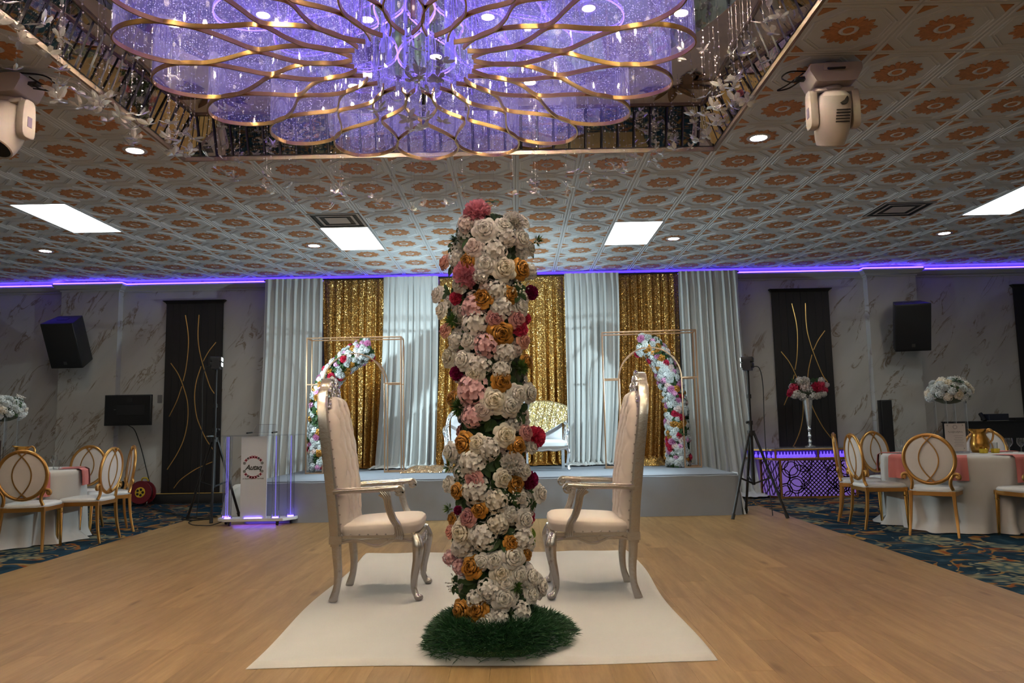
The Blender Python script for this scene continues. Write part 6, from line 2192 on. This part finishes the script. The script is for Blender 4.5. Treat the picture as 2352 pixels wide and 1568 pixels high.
# ------------------------------------------------------------------ monitor, outlets, cable reel
t = thing('wall_monitor', 'black monitor hanging on the left wall beside the dark panel', 'monitor', (-6.11, 12.0, 1.495))
G().box((0, 0.0, 0), (0.735, 0.05, 0.48)).build('housing', BLACK, t, 30, 0.006)
G().box((0, -0.028, 0), (0.70, 0.006, 0.445)).build('rear_cover', simple('monitor_black', (0.006, 0.006, 0.007), 0.35), t, 0, 0.002)
G().box((0.05, -0.034, 0.0), (0.44, 0.008, 0.16)).build('port_plate', BLACK_M, t, 0, 0.002)
G().box((0.03, -0.033, 0.16), (0.08, 0.006, 0.06)).build('port_recess', RUBBER, t, 0)
G().box((-0.20, -0.035, 0.01), (0.03, 0.003, 0.012)).build('badge', simple('badge_grey', (0.10, 0.10, 0.10), 0.3, 0.6), t, 0)
g = G()
g.box((0, 0.15, 0), (0.10, 0.26, 0.10))
g.box((0, 0.42, 0), (0.25, 0.02, 0.25))
g.cyl((0, 0.27, 0), (0, 0.42, 0), 0.03)
g.build('bracket', BLACK_M, t, 30)
G().tube(spline([(0.0, 0.02, -0.24), (0.01, 0.2, -0.32), (0.04, 0.36, -0.6), (0.12, 0.40, -0.95), (0.17, 0.41, -1.15)], 7), 0.007, 6).build('cable', RUBBER, t)
for x in (-6.36, -6.235):
    t = thing('wall_outlet', 'black outlet plate on the wall, ' + ('left of two above the baseboard' if x < -6.3 else 'right of two above the baseboard'), 'outlet', (x, WALL_Y - 0.001, 0.31))
    G().box((0, -0.004, 0), (0.115 if x < -6.3 else 0.075, 0.008, 0.115)).build('plate', BLACK, t, 0, 0.002)
    G().box((0, -0.009, 0), (0.05, 0.003, 0.07)).build('socket', BLACK_M, t, 0)
t = thing('light_switch', 'small grey switch plate beside the dark wall panel', 'switch', (-5.83, WALL_Y - 0.001, 1.68))
G().box((0, -0.004, 0), (0.075, 0.008, 0.13)).build('plate', simple('switch_grey', (0.20, 0.19, 0.18), 0.4), t, 0, 0.002)
G().box((0, -0.010, 0), (0.03, 0.006, 0.06)).build('rocker', simple('switch_grey', (0.20, 0.19, 0.18), 0.4), t, 0)
t = thing('cable_reel', 'dark red cable reel with yellow centre leaning at the wall', 'cable reel', (-5.94, 12.18, 0.0))
Mx = Matrix.Translation((0, 0, 0.20)) @ Matrix.Rotation(radians(84), 4, 'X')
for zz, nm in ((0.06, 'front_flange'), (-0.09, 'rear_flange')):
    G().lathe([(0.0, zz - 0.006), (0.175, zz - 0.006), (0.182, zz), (0.175, zz + 0.008), (0.06, zz + 0.008), (0.0, zz + 0.012)], 32, M=Mx).build(nm, RED_P, t)
G().lathe([(0.13, -0.085), (0.14, -0.06), (0.135, -0.01), (0.14, 0.03), (0.13, 0.055)], 28, M=Mx).build('wound_cable', RUBBER, t)
hub = G().lathe([(0.0, 0.075), (0.078, 0.075), (0.082, 0.066)], 24, M=Mx).build('hub', YEL_P, t)
for k in range(5):
    a = 2 * pi * k / 5
    G().lathe([(0.0, 0.080), (0.020, 0.079), (0.021, 0.074)], 12, c=(0.045 * cos(a), 0.045 * sin(a), 0), M=Mx).build('socket', BLACK, hub)
G().tube(spline([(-0.03, 0.02, 0.36), (0.0, 0.0, 0.42), (0.06, 0.0, 0.425), (0.09, 0.01, 0.38)], 5), 0.012, 8).build('handle', YEL_P, t)
stand = G()
stand.tube([(-0.12, 0.12, 0.01), (-0.10, 0.02, 0.20), (-0.12, -0.10, 0.01)], 0.009, 6)
stand.tube([(0.12, 0.12, 0.01), (0.10, 0.02, 0.20), (0.12, -0.10, 0.01)], 0.009, 6)
stand.build('stand', BLACK_M, t)

# ------------------------------------------------------------------ violet console with lattice front
def console():
    cx, yf, yb2 = 4.47, 11.50, 12.10
    t = thing('console_table', 'gold console table with violet backlit lattice front', 'console table', (cx, yf, -0.008))
    hf, hb = 0.64, 0.92       # half width front / back of the top
    top = [(-hf, 0.0), (hf, 0.0), (hb, 0.36), (hb, 0.58), (-hb, 0.58), (-hb, 0.36)]
    G().prism(top, 0.725, 0.745).build('table_top', simple('console_mirror', (0.42, 0.42, 0.48), 0.12, 0.6), t, 0)
    def edge(nm, z, h, inset=0.0):
        pts = [(x * (1 - inset), y + 0.003 + inset * 0.2, z) for x, y in top]
        G().strip(pts, 0.022, h, closed=True).build(nm, GOLD_B, t, 0, 0.002)
    edge('upper_rail', 0.715, 0.024)
    edge('lower_rail', 0.585, 0.024)
    for x, y in top + [(0.0, 0.0)]:
        G().box((x * 0.99, y + 0.004, 0.65), (0.024, 0.024, 0.11)).build('rail_post', GOLD_B, t, 0)
    # backlit band with crystal bottles in front
    inner = [(x * 0.95, y + 0.05) for x, y in top]
    n = len(inner)
    g = G()
    g.add([(x, y, 0.598) for x, y in inner] + [(x, y, 0.703) for x, y in inner], [(k, (k + 1) % n, n + (k + 1) % n, n + k) for k in range(n)])
    g.build('band_light', LED_V, t, 0)
    bm_ = G().lathe([(0.0, 0.0), (0.022, 0.0), (0.027, 0.02), (0.020, 0.045), (0.009, 0.055), (0.012, 0.072), (0.006, 0.085), (0.0, 0.088)], 12).mesh('crystal_bottle', m_clear('violet_crystal', (0.55, 0.45, 1.0), 0.6, 0.1, ((0.2, 0.1, 1.0), 0.9), 0, 1, 0.35, (0.5, 0.4, 1.0)), 60)
    for s in (-1, 1):
        for k in range(12):
            link('crystal_baluster', bm_, t, (s * (0.055 + 0.048 * k), 0.025, 0.600))
    for s in (-1, 1):
        for k in range(6):
            q = (k + 0.5) / 6
            link('crystal_baluster', bm_, t, (s * lerp(hf, hb, q) * 0.975, 0.36 * q + 0.025, 0.600))
    # body
    bf, bb = 0.56, 0.72
    body = [(-bf, 0.04), (bf, 0.04), (bb, 0.44), (-bb, 0.44)]
    g = G()
    g.add([(x * 0.985, y + 0.02, 0.03) for x, y in body] + [(x * 0.985, y + 0.02, 0.572) for x, y in body], [(k, (k + 1) % 4, 4 + (k + 1) % 4, 4 + k) for k in range(4)])
    g.build('light_box', LED_C, t, 0)
    for k, (x, y) in enumerate(body):
        G().box((x, y, 0.29), (0.030, 0.030, 0.58)).build('body_post', GOLD_B, t, 0)
    for z in (0.015, 0.568):
        G().strip([(x, y, z) for x, y in body], 0.026, 0.026, closed=True).build('body_rail', GOLD_B, t, 0)
    # lattice: diagonal bars in the middle, interlaced rings and arcs at the sides
    lat = simple('lattice_bronze', (0.045, 0.025, 0.018), 0.4, 0.6)
    g = G()
    x0, x1, z0, z1 = -bf + 0.015, bf - 0.015, 0.03, 0.555
    yl = 0.032
    def seg(a, b):
        # clip a segment to the panel
        (ax, az), (bx2, bz) = a, b
        t0, t1 = 0.0, 1.0
        dx, dz = bx2 - ax, bz - az
        for p_, q_ in ((-dx, ax - x0), (dx, x1 - ax), (-dz, az - z0), (dz, z1 - az)):
            if abs(p_) < 1e-9:
                if q_ < 0:
                    return
                continue
            r_ = q_ / p_
            if p_ < 0:
                t0 = max(t0, r_)
            else:
                t1 = min(t1, r_)
        if t0 < t1:
            g.strip([(ax + dx * t0, yl, az + dz * t0), (ax + dx * t1, yl, az + dz * t1)], 0.013, 0.008, up=(0, 1, 0))
    def poly(pts):
        for a, b in zip(pts, pts[1:]):
            seg(a, b)
    for k in range(-14, 22):
        c = k * 0.062
        for s in (1, -1):
            # dense diagonal grid, bending to arcs near the left and right ends
            pts = []
            for i in range(13):
                z = lerp(z0 - 0.05, z1 + 0.05, i / 12)
                x = 0.12 + (c - 0.25 + s * (z - 0.29) * 1.0)
                pts.append((x, z))
            pts = [p for p in pts if abs(p[0] - 0.06) < 0.34]
            if len(pts) > 1:
                poly(pts)
    for sx in (-1, 1):
        for (ex, ez, R) in ((0.40, 0.44, 0.10), (0.40, 0.44, 0.14), (0.34, 0.20, 0.09), (0.34, 0.20, 0.125), (0.50, 0.12, 0.07), (0.50, 0.12, 0.10), (0.22, 0.05, 0.10), (0.53, 0.32, 0.11), (0.22, 0.52, 0.13), (0.28, 0.33, 0.16), (0.56, 0.55, 0.12), (0.44, 0.02, 0.09)):
            poly([(sx * ex + R * cos(2 * pi * k / 20), ez + R * sin(2 * pi * k / 20)) for k in range(21)])
    g.build('lattice', lat, t, 0)
    for s in (-1, 1):
        g = G()
        for k in range(9):
            for e in (1, -1):
                pts = []
                for i in range(9):
                    q = i / 8
                    z = lerp(0.04, 0.55, q)
                    w = (k / 8 + 0.10 * e * sin(2 * pi * q * 1.5 + k)) 
                    w = min(max(w, 0.03), 0.97)
                    pts.append((s * (lerp(bf, bb, w) + 0.012), lerp(0.04, 0.44, w) - 0.004, z))
                g.strip(pts, 0.010, 0.006, up=(s, 0, 0))
        g.build('side_lattice', lat, t, 0)
console()
t = thing('trumpet_vase', 'silver trumpet vase with pink and white flowers on the violet console', 'vase', (4.46, 11.76, 0.739))
G().lathe([(0.0, 0.0), (0.075, 0.0), (0.078, 0.01), (0.05, 0.022), (0.022, 0.04), (0.020, 0.06), (0.032, 0.08), (0.022, 0.10), (0.018, 0.14), (0.034, 0.165), (0.022, 0.19), (0.017, 0.24), (0.033, 0.27), (0.020, 0.295), (0.030, 0.33), (0.040, 0.42), (0.060, 0.60), (0.075, 0.74)], 22, cap=False).build('vase_body', SILVER_W, t, 50)
r_ = random.Random(77)
bq = link('bouquet', None, t)
G().ball((-0.02, 0, 0.83), (0.19, 0.13, 0.09), 12, 8).build('flower_foam', simple('core_green', (0.05, 0.06, 0.035), 0.8), bq)
for x, z, k, c, r in ((-0.06, 0.98, 'p', 'w', .09), (-0.05, 0.90, 'h', 'b', .09), (-0.13, 1.0, 'h', 'w', .07), (0.12, 0.90, 'p', 'm', .09), (0.19, 0.94, 'h', 'm', .07), (0.24, 0.86, 'h', 'm', .06), (-0.22, 0.90, 'h', 'm', .07), (-0.28, 0.84, 'h', 'm', .055),
                      (-0.20, 0.80, 'h', 'w', .08), (-0.10, 0.77, 'h', 'w', .07), (0.05, 0.78, 'h', 'w', .07), (0.14, 0.79, 'r', 'w', .065), (0.22, 0.80, 'h', 'w', .06), (0.0, 0.86, 'h', 'w', .07), (0.20, 1.0, 'h', 'w', .06), (0.10, 0.98, 'v', 'g', .07), (-0.20, 0.98, 'v', 'g', .06), (-0.30, 0.80, 'p', 'm', .04), (0.27, 0.93, 'h', 'b', .05)):
    flower(k, c, (x, -0.07, z), (x * 1.5, -1, (z - 0.85) * 2), r, bq)
for k in range(16):
    a = r_.uniform(0.1, pi - 0.1)
    flower(r_.choice('hhpv'), 'm' if k % 3 == 0 else 'w', (0.2 * cos(a), 0.09 * sin(a), r_.uniform(0.78, 0.97)), (cos(a), sin(a), 0.3), 0.07, bq)

# ------------------------------------------------------------------ column speaker, DJ table
t = thing('column_speaker', 'slim black column speaker standing by the right pilaster', 'speaker', (5.70, 11.9, -0.010))
G().box((0, 0, 0.98), (0.165, 0.14, 0.92)).build('cabinet', BLACK, t, 30, 0.008)
G().box((0, -0.072, 0.98), (0.145, 0.006, 0.88)).build('grille', GRILL, t, 0, 0.002)
G().cyl((0, 0, 0.02), (0, 0, 0.52), 0.02).build('pole', BLACK_M, t)
G().lathe([(0.0, 0.0), (0.17, 0.0), (0.17, 0.012), (0.03, 0.02)], 24).build('base', BLACK_M, t)
t = thing('equipment_table', 'black covered equipment table at the right wall', 'table', (7.65, 11.85, -0.010))
def dj(u, v):
    P = [(-0.92, 0.34), (-0.92, -0.34), (0.92, -0.34), (0.92, 0.34)]
    k = min(int(u * 3), 2)
    q = u * 3 - k
    x, y = lerp(P[k][0], P[k + 1][0], q), lerp(P[k][1], P[k + 1][1], q)
    f = 0.014 * sin(u * 120) * (1 - v)
    nx, ny = ((-1, 0), (0, -1), (1, 0))[k]
    return (x + nx * f, y + ny * f, 1.085 * v + 0.004)
g = G()
g.grid(dj, 150, 10)
g.box((0, 0, 1.078), (1.86, 0.70, 0.02))
g.build('black_cover', BLACK_C, t, 50)
t = thing('mixer', 'black sound mixer on the equipment table', 'mixer', (7.22, 11.72, 1.081))
G().box((0.05, 0, 0.055), (0.30, 0.22, 0.10)).build('body', simple('mixer_black', (0.015, 0.017, 0.03), 0.4), t, 0, 0.006)
G().cyl((-0.13, -0.05, 0.0), (-0.13, 0.05, 0.11), 0.03).build('dial', BLACK, t)
t = thing('receiver', 'small flat black receiver box right of the mixer', 'receiver', (7.62, 11.72, 1.081))
G().box((0, 0, 0.022), (0.18, 0.16, 0.042)).build('body', BLACK, t, 0, 0.004)
G().cyl((0.05, -0.082, 0.025), (0.05, -0.08, 0.025), 0.012).build('knob', BLACK_M, t)

bpy.context.view_layer.update()
